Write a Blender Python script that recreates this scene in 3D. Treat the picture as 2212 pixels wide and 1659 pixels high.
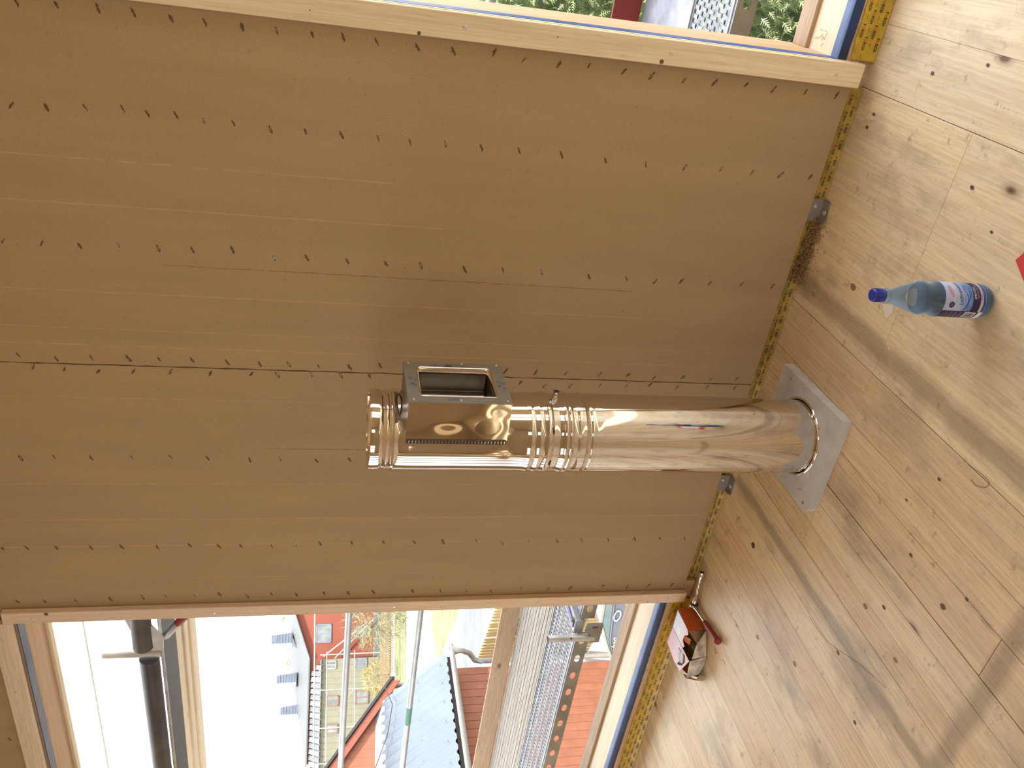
import bpy, bmesh, math, random
from mathutils import Vector, Matrix
random.seed(7)
PI = math.pi
scene = bpy.context.scene
for o in list(bpy.data.objects): bpy.data.objects.remove(o)
COL = scene.collection
# ---------------------------------------------------------------- camera (photo was taken with the phone turned: world up is picture left)
R = Vector((0.85284325, 0.52140878, 0.02812949)); U = Vector((-0.13842798, 0.17381972, 0.97499969)); F = Vector((-0.50348394, 0.83541581, -0.22041855))
cd = bpy.data.cameras.new('camera'); cam = bpy.data.objects.new('camera', cd); COL.objects.link(cam)
m = Matrix((( -U.x, R.x, -F.x), (-U.y, R.y, -F.y), (-U.z, R.z, -F.z))).to_4x4(); m.translation = Vector((0, 0, 1.65))
cam.matrix_world = m
cd.sensor_fit = 'HORIZONTAL'; cd.sensor_width = 36; cd.lens = 1780 / 2212 * 36; cd.clip_start = .05; cd.clip_end = 600
scene.camera = cam
# ---------------------------------------------------------------- world, sun, exposure
w = bpy.data.worlds.new('sky'); scene.world = w; w.use_nodes = True
nt = w.node_tree; nt.nodes.clear()
tc = nt.nodes.new('ShaderNodeTexCoord'); sep = nt.nodes.new('ShaderNodeSeparateXYZ'); rmp = nt.nodes.new('ShaderNodeValToRGB')
bg = nt.nodes.new('ShaderNodeBackground'); wo = nt.nodes.new('ShaderNodeOutputWorld')
nt.links.new(tc.outputs['Generated'], sep.inputs[0]); nt.links.new(sep.outputs['Z'], rmp.inputs[0])
rmp.color_ramp.elements[0].position = 0.0; rmp.color_ramp.elements[0].color = (1.0, 1.0, 1.0, 1)
rmp.color_ramp.elements[1].position = 0.8; rmp.color_ramp.elements[1].color = (.80, .88, 1.0, 1)
nt.links.new(rmp.outputs[0], bg.inputs[0]); nt.links.new(bg.outputs[0], wo.inputs[0]); bg.inputs[1].default_value = 1.35
sd = bpy.data.lights.new('sun', 'SUN'); sd.energy = 3.0; sd.angle = math.radians(.6); sd.color = (1, .95, .86)
so = bpy.data.objects.new('sun', sd); COL.objects.link(so)
so.rotation_euler = Vector((.55, -.50, 1.0)).to_track_quat('Z', 'Y').to_euler()
vs = scene.view_settings; vs.view_transform = 'Standard'; vs.look = 'None'; vs.gamma = 1; vs.use_curve_mapping = False; vs.exposure = 1.64
# ---------------------------------------------------------------- helpers
class MB:
    def __init__(s): s.v = []; s.f = []; s.mi = []; s.sm = []
    def add(s, vs, fs, mi=0, sm=False):
        n = len(s.v); s.v += [tuple(p) for p in vs]
        for f in fs: s.f.append(tuple(i + n for i in f)); s.mi.append(mi); s.sm.append(sm)
        return s
    def box(s, x0, x1, y0, y1, z0, z1, mi=0, b=0, M=None):
        if b <= 0:
            vs = [Vector((x, y, z)) for z in (z0, z1) for y in (y0, y1) for x in (x0, x1)]
            fs = [(0, 2, 3, 1), (4, 5, 7, 6), (0, 1, 5, 4), (2, 6, 7, 3), (0, 4, 6, 2), (1, 3, 7, 5)]
        else:
            bm = bmesh.new(); bmesh.ops.create_cube(bm, size=1)
            for q in bm.verts: q.co = Vector(((x0 + x1) / 2 + q.co.x * (x1 - x0), (y0 + y1) / 2 + q.co.y * (y1 - y0), (z0 + z1) / 2 + q.co.z * (z1 - z0)))
            bmesh.ops.bevel(bm, geom=bm.edges[:], offset=b, segments=1, affect='EDGES')
            bm.verts.index_update(); vs = [q.co.copy() for q in bm.verts]; fs = [[q.index for q in f.verts] for f in bm.faces]; bm.free()
        if M: vs = [M @ p for p in vs]
        return s.add(vs, fs, mi)
    def quad(s, a, b, c, d, mi=0): return s.add([a, b, c, d], [(0, 1, 2, 3)], mi)
    def lathe(s, prof, cx=0, cy=0, seg=48, mi=0, capb=False, capt=False, a0=0, a1=2 * PI):
        full = abs(a1 - a0 - 2 * PI) < 1e-6; n = seg if full else seg + 1
        vs = [(cx + r * math.cos(a0 + (a1 - a0) * i / seg), cy + r * math.sin(a0 + (a1 - a0) * i / seg), z) for z, r in prof for i in range(n)]
        fs = []
        for j in range(len(prof) - 1):
            for i in range(seg):
                k = (i + 1) % n
                fs.append((j * n + i, j * n + k, (j + 1) * n + k, (j + 1) * n + i))
        s.add(vs, fs, mi, True)
        if capb: s.add(vs[:n], [tuple(range(n))[::-1]], mi)
        if capt: s.add(vs[-n:], [tuple(range(n))], mi)
        return s
    def tube(s, pts, r, seg=10, mi=0, cap=True):
        pts = [Vector(p) for p in pts]; rs = r if isinstance(r, (list, tuple)) else [r] * len(pts); vs = []
        up = None
        for i, p in enumerate(pts):
            d = ((pts[min(i + 1, len(pts) - 1)] - pts[max(i - 1, 0)])).normalized()
            if up is None: up = Vector((0, 0, 1)) if abs(d.z) < .9 else Vector((1, 0, 0))
            a = d.cross(up).normalized(); b2 = a.cross(d); up = b2
            for k in range(seg):
                t = 2 * PI * k / seg; vs.append(p + (a * math.cos(t) + b2 * math.sin(t)) * rs[i])
        fs = [(i * seg + k, i * seg + (k + 1) % seg, (i + 1) * seg + (k + 1) % seg, (i + 1) * seg + k) for i in range(len(pts) - 1) for k in range(seg)]
        s.add(vs, fs, mi, True)
        if cap: s.add(vs[:seg], [tuple(range(seg))[::-1]], mi); s.add(vs[-seg:], [tuple(range(seg))], mi)
        return s
    def prism(s, poly, axis, c0, c1, mi=0):   # poly 2D points; axis 'x','y','z' extruded from c0 to c1
        def P(a, b, c): return {'x': (c, a, b), 'y': (a, c, b), 'z': (a, b, c)}[axis]
        n = len(poly); vs = [P(a, b, c0) for a, b in poly] + [P(a, b, c1) for a, b in poly]
        fs = [tuple(range(n))[::-1], tuple(range(n, 2 * n))] + [(i, (i + 1) % n, n + (i + 1) % n, n + i) for i in range(n)]
        s.add(vs, fs, mi); return s
    def mesh(s, name):
        me = bpy.data.meshes.new(name); me.from_pydata(s.v, [], s.f)
        me.polygons.foreach_set('material_index', s.mi); me.polygons.foreach_set('use_smooth', s.sm)
        me.update()
        bm = bmesh.new(); bm.from_mesh(me)
        if len(bm.faces) < 60000: bmesh.ops.recalc_face_normals(bm, faces=bm.faces[:])
        bm.to_mesh(me); bm.free(); return me
def obj(name, mb, mats, parent=None, label=None, loc=None, rot=None, raw=None, sharp=None):
    me = raw if raw else mb.mesh(name)
    if raw is None:
        for mt in (mats if isinstance(mats, (list, tuple)) else [mats]): me.materials.append(mt)
    if sharp is not None:
        try: me.set_sharp_from_angle(angle=sharp)
        except Exception: pass
    o = bpy.data.objects.new(name, me); COL.objects.link(o)
    if parent: o.parent = parent
    if loc: o.location = loc
    if rot: o.rotation_euler = rot
    if label: o['label'] = label
    return o
def empty(name, loc=(0, 0, 0), rotz=0):
    o = bpy.data.objects.new(name, None); COL.objects.link(o); o.location = loc; o.rotation_euler = (0, 0, rotz); o.empty_display_size = .1; return o
def tag(o, label=None, cat=None, group=None, kind=None):
    for k, v in (('label', label), ('category', cat), ('group', group), ('kind', kind)):
        if v: o[k] = v
    return o
def copyo(o, parent=None, loc=None, label=None):
    c = o.copy(); COL.objects.link(c)
    if parent: c.parent = parent
    if loc: c.location = loc
    if label: c['label'] = label
    return c
def text_mesh(s, size, shear=0, ext=.0003, res=3, align='LEFT', bold=0):
    cu = bpy.data.curves.new('t', 'FONT'); cu.body = s; cu.size = size; cu.shear = shear; cu.resolution_u = res; cu.align_x = align; cu.extrude = ext; cu.offset = bold
    o = bpy.data.objects.new('t', cu); COL.objects.link(o); dg = bpy.context.evaluated_depsgraph_get(); dg.update()
    me = bpy.data.meshes.new_from_object(o.evaluated_get(dg)); vs = [v.co.copy() for v in me.vertices]; fs = [tuple(p.vertices) for p in me.polygons]
    bpy.data.objects.remove(o); bpy.data.meshes.remove(me); bpy.data.curves.remove(cu); return vs, fs
# ---------------------------------------------------------------- materials
def new(name):
    mt = bpy.data.materials.new(name); mt.use_nodes = True; n = mt.node_tree; p = n.nodes['Principled BSDF']; return mt, n, p
def L(n, a, b): n.links.new(a, b)
def nd(n, t, **kw):
    x = n.nodes.new(t)
    for k, v in kw.items(): setattr(x, k, v)
    return x
def coords(n, scale, rnd=True):
    t = nd(n, 'ShaderNodeTexCoord'); mp = nd(n, 'ShaderNodeMapping'); mp.inputs['Scale'].default_value = scale
    if rnd:
        oi = nd(n, 'ShaderNodeObjectInfo'); mu = nd(n, 'ShaderNodeMath', operation='MULTIPLY'); mu.inputs[1].default_value = 23.7
        L(n, oi.outputs['Random'], mu.inputs[0]); ad = nd(n, 'ShaderNodeVectorMath', operation='ADD'); L(n, t.outputs['Object'], ad.inputs[0]); L(n, mu.outputs[0], ad.inputs[1]); L(n, ad.outputs[0], mp.inputs[0])
    else: L(n, t.outputs['Object'], mp.inputs[0])
    return mp.outputs[0]
def ramp(n, fac, stops):
    r = nd(n, 'ShaderNodeValToRGB'); L(n, fac, r.inputs[0]); e = r.color_ramp.elements
    while len(e) < len(stops): e.new(.5)
    for i, (p, c) in enumerate(stops):
        e[i].position = p; e[i].color = (*c, 1) if len(c) == 3 else c
    return r.outputs[0]
def mix(n, fac, a, b, mode='MIX'):
    x = nd(n, 'ShaderNodeMix', data_type='RGBA', blend_type=mode)
    for s, v in ((x.inputs['Factor'], fac), (x.inputs['A'], a), (x.inputs['B'], b)):
        if isinstance(v, (int, float)): s.default_value = v
        elif isinstance(v, tuple): s.default_value = (*v, 1)
        else: L(n, v, s)
    return x.outputs['Result']
def noise(n, vec, sc, det=3, rough=.5, dist=0):
    x = nd(n, 'ShaderNodeTexNoise'); x.inputs['Scale'].default_value = sc; x.inputs['Detail'].default_value = det; x.inputs['Roughness'].default_value = rough; x.inputs['Distortion'].default_value = dist
    if vec is not None: L(n, vec, x.inputs['Vector'])
    return x.outputs['Fac']
def bump(n, p, h, st, dist=.01):
    b = nd(n, 'ShaderNodeBump'); b.inputs['Strength'].default_value = st; b.inputs['Distance'].default_value = dist; L(n, h, b.inputs['Height']); L(n, b.outputs[0], p.inputs['Normal'])
KOUT = 1.0
def plain(name, col, rough=.6, metal=0, var=.12, sc=20, bm=0, spec=None, coat=0):
    col = tuple(c * KOUT for c in col)
    mt, n, p = new(name); v = coords(n, (1, 1, 1)); f = noise(n, v, sc, 3)
    lo = tuple(c * (1 - var) for c in col); hi = tuple(min(1, c * (1 + var)) for c in col)
    L(n, ramp(n, f, [(.3, lo), (.7, hi)]), p.inputs['Base Color']); p.inputs['Roughness'].default_value = rough; p.inputs['Metallic'].default_value = metal
    if spec is not None: p.inputs['Specular IOR Level'].default_value = spec
    if coat: p.inputs['Coat Weight'].default_value = coat
    if bm: bump(n, p, f, bm)
    return mt
def wood(name, axis, c1, c2, knot=(.16, .09, .045), ks=1.0, rough=.6, dirt=0, gs=1.0, knots=True, fine=.5):
    mt, n, p = new(name); a = 'XYZ'.index(axis)
    def sc(al, ac): v = [ac] * 3; v[a] = al; return tuple(v)
    v1 = coords(n, sc(1.0 * gs, 16 * gs)); v2 = coords(n, sc(3 * gs, 120 * gs)); v3 = coords(n, sc(.5, 5))
    g1 = noise(n, v1, 1.6, 3, .55, 1.2); g2 = noise(n, v2, 1, 2, .5); g3 = noise(n, v3, .9, 2)
    # grain rings: bands of the slow noise
    mm = nd(n, 'ShaderNodeMath', operation='MULTIPLY'); mm.inputs[1].default_value = 7.0; L(n, g1, mm.inputs[0])
    fr = nd(n, 'ShaderNodeMath', operation='PINGPONG'); fr.inputs[1].default_value = .5; L(n, mm.outputs[0], fr.inputs[0])
    mid = tuple((x + y) / 2 for x, y in zip(c1, c2)); dk = tuple(x * .78 for x in c2)
    col = ramp(n, fr.outputs[0], [(0, c1), (.35, mid), (.5, c2)])
    col = mix(n, fine, col, ramp(n, g2, [(.35, dk), (.6, c1)]), 'MIX') if False else mix(n, fine * .5, col, ramp(n, g2, [(.4, dk), (.6, c1)]))
    col = mix(n, .45, col, ramp(n, g3, [(.35, (.82, .82, .82)), (.65, (1.12, 1.1, 1.06))]), 'MULTIPLY')
    if knots:
        v4 = coords(n, sc(3.2 * ks, 6.5 * ks)); vo = nd(n, 'ShaderNodeTexVoronoi'); vo.inputs['Scale'].default_value = .8; L(n, v4, vo.inputs['Vector'])
        kf = ramp(n, vo.outputs['Distance'], [(.045, (1, 1, 1)), (.075, (.35, .35, .35)), (.13, (0, 0, 0))])
        rr = ramp(n, vo.outputs['Color'], [(.45, (0, 0, 0)), (.5, (1, 1, 1))]); kf2 = mix(n, 1.0, kf, rr, 'MULTIPLY')
        col = mix(n, kf2, col, knot)
    if dirt:
        v5 = coords(n, sc(2.2, 5), False); d = noise(n, v5, 1.1, 5, .65)
        col = mix(n, ramp(n, d, [(.50, (0, 0, 0)), (.72, (dirt, dirt, dirt))]), col, (.22, .17, .12))
        v6 = coords(n, (1, 1, 1), False); d2 = noise(n, v6, 19, 4, .72)
        col = mix(n, ramp(n, d2, [(.60, (0, 0, 0)), (.72, (dirt, dirt, dirt))]), col, (.19, .13, .08))
    L(n, col, p.inputs['Base Color']); p.inputs['Roughness'].default_value = rough; p.inputs['Specular IOR Level'].default_value = .35
    bump(n, p, g2, .12, .002); return mt
def mdf():
    mt, n, p = new('fibreboard'); v = coords(n, (1, 1, 1), False)
    f1 = noise(n, v, 420, 3, .75); f2 = noise(n, coords(n, (9, 9, 1.1), False), 1.2, 3); f3 = noise(n, v, 45, 2, .6)
    col = ramp(n, f1, [(.3, (.365, .256, .136)), (.55, (.440, .315, .176)), (.75, (.525, .392, .235))])
    col = mix(n, .5, col, ramp(n, f2, [(.3, (.88, .87, .85)), (.7, (1.08, 1.08, 1.08))]), 'MULTIPLY')
    col = mix(n, ramp(n, f3, [(.66, (0, 0, 0)), (.76, (.35, .35, .35))]), col, (.24, .14, .06))
    L(n, col, p.inputs['Base Color']); p.inputs['Roughness'].default_value = .85; p.inputs['Specular IOR Level'].default_value = .2; bump(n, p, f1, .25, .002); return mt
def steel(name, col=(.86, .84, .82), rough=.06, wob=.0):
    mt, n, p = new(name); p.inputs['Metallic'].default_value = 1; p.inputs['Base Color'].default_value = (*col, 1)
    f = noise(n, coords(n, (1, 1, 1)), 30, 2); L(n, ramp(n, f, [(.3, (rough * .8,) * 3), (.7, (rough * 1.3,) * 3)]), p.inputs['Roughness'])
    if wob:
        f2 = noise(n, coords(n, (1, 1, .35)), 7, 1); bump(n, p, f2, wob, .02)
    return mt
def clear(name, tint, body, fac, rough=.04, ior=1.4):
    mt, n, p = new(name); p.inputs['Base Color'].default_value = (*body, 1); p.inputs['Roughness'].default_value = rough; p.inputs['Specular IOR Level'].default_value = .6
    tr = nd(n, 'ShaderNodeBsdfTransparent'); tr.inputs[0].default_value = (*tint, 1); mx = nd(n, 'ShaderNodeMixShader'); fr = nd(n, 'ShaderNodeFresnel'); fr.inputs[0].default_value = ior
    ma = nd(n, 'ShaderNodeMath', operation='ADD'); ma.use_clamp = True; L(n, fr.outputs[0], ma.inputs[0]); ma.inputs[1].default_value = fac
    L(n, ma.outputs[0], mx.inputs[0]); L(n, tr.outputs[0], mx.inputs[1]); L(n, p.outputs[0], mx.inputs[2]); L(n, mx.outputs[0], n.nodes['Material Output'].inputs[0]); return mt
def glass(name, col, rough=.02, ior=1.45):
    mt, n, p = new(name); p.inputs['Base Color'].default_value = (*col, 1); p.inputs['Transmission Weight'].default_value = 1; p.inputs['Roughness'].default_value = rough; p.inputs['IOR'].default_value = ior; return mt
M_MDF = mdf()
SP1, SP2 = (.70, .51, .32), (.56, .375, .205)
W_FLOOR = wood('spruce_floor', 'Y', (.87, .73, .485), (.76, .60, .36), dirt=.62, rough=.42, fine=.62)
W_FLOOR2 = wood('spruce_floor_darker', 'Y', (.83, .655, .42), (.70, .52, .30), dirt=.5, rough=.44, fine=.62)
W_X = wood('spruce_along_x', 'X', (.84, .72, .53), (.74, .60, .41), rough=.6)
W_Z = wood('spruce_along_z', 'Z', (.70, .50, .31), (.55, .36, .19), rough=.6, ks=.7)
W_ZP = wood('spruce_pinkish_batten', 'Z', (.85, .67, .48), (.76, .56, .38), rough=.6, ks=.7)
W_Y = wood('spruce_along_y', 'Y', SP1, SP2)
W_BROWN = wood('brown_lath', 'X', (.50, .36, .24), (.38, .26, .16), rough=.7)
W_OSB = wood('rough_sole_timber', 'X', (.70, .49, .28), (.50, .32, .17), rough=.8, dirt=.6)
W_GREY = wood('weathered_grey_wood', 'X', (.50, .47, .40), (.28, .255, .215), rough=.85, knots=False)
M_CHROME = steel('polished_stainless', (.79, .77, .74), .045, .06)
M_CHROME2 = steel('polished_stainless_flat', (.82, .80, .78), .05, .16)
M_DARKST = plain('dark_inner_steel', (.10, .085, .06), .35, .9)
M_FILM = plain('protective_film_grey', (.27, .255, .225), .42, .2, .06)
M_INK = plain('blue_ink', (.02, .07, .16), .6)
M_ZINC = plain('zinc_steel', (.72, .72, .70), .28, .85, .2, 60)
M_GALV = plain('galvanised_steel', (.55, .55, .53), .5, .7, .18, 12)
M_GALVD = plain('dull_galvanised_steel', (.30, .28, .245), .55, .5, .2, 10)
M_CONC = plain('fibre_cement', (.56, .55, .525), .8, 0, .12, 14, .1)
M_BLUE = plain('blue_membrane', (.014, .035, .12), .42, 0, .35, 14, .25)
M_BLUEL = plain('lit_blue_membrane', (.11, .17, .32), .5, 0, .25, 12, .2)
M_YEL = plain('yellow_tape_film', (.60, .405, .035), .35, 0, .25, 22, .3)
M_BLACK = plain('black_print', (.03, .02, .015), .6)
M_ORNG = plain('orange_print', (.72, .10, .02), .5)
M_DARK = plain('dark_gap', (.09, .05, .025), .9)
M_RAW = plain('torn_fibre', (.50, .33, .17), .95, 0, .2, 80, .2)
def stained(mt):
    n = mt.node_tree; p = n.nodes['Principled BSDF']; src = p.inputs['Base Color'].links[0].from_socket
    g = nd(n, 'ShaderNodeNewGeometry'); s = nd(n, 'ShaderNodeSeparateXYZ'); L(n, g.outputs['Position'], s.inputs[0])
    nz = nd(n, 'ShaderNodeTexNoise'); nz.inputs['Scale'].default_value = 9; nz.inputs['Detail'].default_value = 3; L(n, g.outputs['Position'], nz.inputs['Vector'])
    def mth(op, a, b=None, c=None):
        x = nd(n, 'ShaderNodeMath', operation=op)
        for i, v in enumerate((a, b, c)):
            if v is None: continue
            if isinstance(v, (int, float)): x.inputs[i].default_value = v
            else: L(n, v, x.inputs[i])
        return x.outputs[0]
    nn = mth('MULTIPLY', mth('SUBTRACT', nz.outputs['Fac'], .5), .035)
    def band(c, o, c0, hw, lo, hi, soft, slope=0):
        d = mth('ABSOLUTE', mth('ADD', mth('SUBTRACT', mth('ADD', c, mth('MULTIPLY', o, slope)), c0), nn))
        a = mth('SUBTRACT', 1, mth('SMOOTH_MIN', mth('DIVIDE', mth('MAXIMUM', mth('SUBTRACT', d, hw), 0), soft), 1, .1))
        e1 = mth('MINIMUM', mth('MAXIMUM', mth('DIVIDE', mth('SUBTRACT', o, lo), .06), 0), 1); e2 = mth('MINIMUM', mth('MAXIMUM', mth('DIVIDE', mth('SUBTRACT', hi, o), .03), 0), 1)
        return mth('MAXIMUM', mth('MULTIPLY', mth('MULTIPLY', a, e1), e2), 0)
    X, Y = s.outputs['X'], s.outputs['Y']
    b1 = band(X, Y, -1.026, .020, 1.0, 2.50, .03)
    b2 = band(X, Y, -1.897, .012, 1.0, 2.47, .02)
    b3 = band(Y, X, 1.13, .016, -1.92, -1.2, .03)
    b = mth('MINIMUM', mth('ADD', mth('ADD', b1, b2), b3), 1)
    col = mix(n, mth('MULTIPLY', b, .50), src, (.17, .125, .07)); L(n, col, p.inputs['Base Color'])
stained(W_FLOOR); stained(W_FLOOR2)
# ================================================================ SETTING: floor of solid spruce planks
floor = tag(empty('floor'), kind='structure')
sub = MB().box(-5.2, 2.9, -3.4, 2.80, -.20, -.03, 0); obj('subfloor', sub, M_DARK, floor)
xs = [-5.2, -5.02, -4.86, -4.70, -4.53, -4.36, -4.20, -4.03, -3.87, -3.70, -3.54, -3.38, -3.21, -3.05, -2.88, -2.72, -2.55, -2.39, -2.22, -2.08, -1.965, -1.80, -1.705, -1.616, -1.535, -1.400, -1.288, -1.103, -.362, -.170, 0, .17, .34, .51, .68, .85, 1.02, 1.19, 1.36, 1.53, 1.70, 1.87, 2.04, 2.21, 2.38, 2.55, 2.9]
wide = {-1.535: .0022, -1.400: .0012, -1.288: .0010, -1.103: .0014, -1.616: .0009, -.362: .0010, -1.80: .0010}
for i in range(len(xs) - 1):
    a, b = xs[i], xs[i + 1]; ga = wide.get(a, .0003); gb = wide.get(b, .0003)
    cuts = [-3.4]
    if -1.80 <= a and b <= -.362: cuts.append(1.955)
    if a == -1.535: cuts.append(1.164)
    if not (-1.9 < a < -.3): cuts.append(-1.2 + (i * 37 % 17) * .12)
    cuts.append(2.80); cuts = sorted(cuts)
    for j in range(len(cuts) - 1):
        y0, y1 = cuts[j], cuts[j + 1]
        e0 = .0 if j == 0 else (.0016 if y0 == 1.164 else .0005); e1 = 0 if j == len(cuts) - 2 else .0005
        dz = 0 if y0 != 1.164 else -.0008
        obj('plank', MB().box(a + ga, b - gb, y0 + e0, y1 - e1, -.030, 0 + dz, 0, b=.0006), W_FLOOR if (a > -1.12 or (i % 3)) and not (-1.41 < a < -1.2) else W_FLOOR2, floor)
def disc(name, x, y, rx, ry, mat, parent, z=.0005, n=14):
    vs = [(x, y, z + .0003)] + [(x + rx * math.cos(2 * PI * k / n) * random.uniform(.85, 1.12), y + ry * math.sin(2 * PI * k / n) * random.uniform(.85, 1.12), z) for k in range(n)]
    return obj(name, MB().add(vs, [(0, 1 + k, 1 + (k + 1) % n) for k in range(n)]), mat, parent)
M_KNOT = plain('knot_wood', (.13, .075, .04), .6, 0, .35, 300)
M_KNOTL = plain('pale_knot_wood', (.30, .18, .09), .6, 0, .35, 300)
for x, y, r, mt in [(-.485, 1.877, .006, 0), (-.422, 2.399, .0055, 0), (-.465, 2.41, .006, 0), (-1.721, 1.583, .008, 1), (-1.66, 1.52, .006, 0), (-.26, 2.2, .006, 0), (-.20, 2.0, .005, 0), (-1.48, 1.35, .007, 0), (-1.33, 1.62, .004, 0), (-1.45, 1.52, .005, 0),
                    (-1.95, 1.60, .006, 0), (-2.18, 1.75, .008, 1), (-2.30, 1.98, .007, 1), (-1.75, 1.40, .007, 1), (-1.38, 2.3, .006, 1), (-1.40, 1.30, .005, 0), (-.56, 1.75, .004, 0), (-2.06, 1.42, .006, 0), (-1.20, 1.55, .005, 0)]:
    disc('knot', x, y, r, r * 1.5, (M_KNOT, M_KNOTL)[mt], floor)
disc('drill_hole', -2.033, 2.202, .0125, .0135, M_DARK, floor); disc('hollow_knot', -.919, 2.192, .011, .017, M_KNOTL, floor)  # drill hole is a flat disc, its inner shade painted on
# ================================================================ wall facing the camera
wall = tag(empty('wall_back'), kind='structure')
obj('wall_core', MB().box(-2.612, -.290, 2.512, 2.80, .0, 3.05).box(-5.2, -2.612, 2.512, 2.80, 2.801, 3.05).box(-.290, 2.9, 2.512, 2.80, 2.801, 3.05).box(-5.2, -4.35, 2.512, 2.8, 0, 2.79).box(2.55, 2.9, 2.512, 2.8, 0, 2.79), W_Z, wall)
SEAM = -1.473
def board(x0, x1, z0, z1, rag0, rag1):
    # front face with fine vertical steps at the ragged seam edge
    mb = MB(); n = 120; L0 = []; L1 = []
    for k in range(n + 1):
        z = z0 + (z1 - z0) * k / n
        L0.append((x0 + (random.uniform(0, .0025) if rag0 else 0), z)); L1.append((x1 - (random.uniform(0, .0028) if rag1 else 0), z))
    mb.prism(L0 + L1[::-1], 'y', 2.490, 2.506)
    return mb
b1 = obj('fibreboard', board(-2.583, SEAM - .0008, .050, 3.05, 0, 1), M_MDF, wall)
b2 = obj('fibreboard', board(SEAM + .0008, -.340, .050, 3.05, 1, 0), M_MDF, wall)
b3 = obj('fibreboard', board(-5.2, -2.585, 2.862, 3.05, 0, 0), M_MDF, wall)
obj('fibreboard', board(-.338, 2.9, 2.862, 3.05, 0, 0), M_MDF, wall)
obj('seam_shadow_strip', MB().box(SEAM - .006, SEAM + .006, 2.4995, 2.5005, .05, 3.05), M_DARK, wall)
# fine pressed ridges of the boards
def ridge(x, z0, z1, par, w=.0016, h=.0007, rough=0):
    mb = MB(); n = 60; vs = []
    for k in range(n + 1):
        z = z0 + (z1 - z0) * k / n; j = random.uniform(-1, 1) * (.0006 + rough)
        vs += [(x + j - w, 2.4899, z), (x + j, 2.4900 - h * random.uniform(.5, 1), z), (x + j + w, 2.4899, z)]
    fs = []
    for k in range(n):
        a = 3 * k; fs += [(a, a + 1, a + 4, a + 3), (a + 1, a + 2, a + 5, a + 4)]
    mb.add(vs, fs, 0, False); obj('ridge', mb, M_RIDGE if not rough else M_TEAR, par)
M_RIDGE = plain('pressed_ridge', (.49, .34, .18), .85); M_TEAR = plain('torn_ridge', (.33, .21, .10), .9, 0, .3, 60)
for x, z0, z1, pr, rg in [(-.797, 1.45, 3.0, b2, 0), (-.932, 1.30, 3.0, b2, 0), (-1.110, .62, 2.15, b2, .0006), (-1.212, .45, 3.0, b2, 0), (-1.340, .2, 3.0, b2, 0), (-1.40, .25, 3.0, b2, 0),
                          (-2.123, .1, 3.0, b1, 0), (-1.60, 1.2, 3.0, b1, 0), (-1.96, .9, 3.0, b1, 0), (-2.25, .1, 3.0, b1, 0), (-2.42, .6, 3.0, b1, 0), (-1.80, 1.5, 1.85, b1, .0004)]:
    ridge(x, z0, z1, pr, w=.0011 if x in (-1.60, -1.96, -2.42, -1.34) else .0018, rough=rg)
# staple cuts: a torn rim, a flat slit coloured dark as recess shade and, in some, the wire of the staple
def cut_mesh(seed):
    rd = random.Random(seed); mb = MB(); n = 12; L_ = rd.uniform(.0120, .0165); W_ = rd.uniform(.0030, .0052); rim = []; inn = []
    for k in range(n):
        t = 2 * PI * k / n; c, s_ = math.cos(t), math.sin(t); q = rd.uniform(.45, 1.35)
        rim.append((c * L_ * 1.06, -.0002, s_ * (W_ * q + .0015))); inn.append((c * L_ * .93, -.0009, s_ * W_ * q * abs(1 - .35 * c * c)))
    mb.add(rim + inn, [(k, (k + 1) % n, n + (k + 1) % n, n + k) for k in range(n)], 0)
    mb.add([(a, -.0006, b) for a, _, b in inn], [tuple(range(n))], 1)
    for k in range(rd.randint(2, 4)):
        x = rd.uniform(-.6, .6) * L_; z = rd.choice((-1, 1)) * W_
        mb.add([(x - .002, -.0006, z * .6), (x + .0025, -.0007, z * .5), (x + rd.uniform(-.002, .002), -.0022, z * 2.3)], [(0, 1, 2)], 0)
    if seed % 4 == 0: mb.box(-L_ * .35, L_ * .35, -.0012, -.0009, -.0004, .0004, 2)
    return mb
M_SLIT = plain('dark_slit', (.13, .078, .036), .95, 0, .3, 200)
cuts = []
for k in range(8):
    me = cut_mesh(k).mesh('staple_cut')
    for mt in (M_MDF, M_SLIT, M_ZINC): me.materials.append(mt)
    cuts.append(me)
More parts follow.
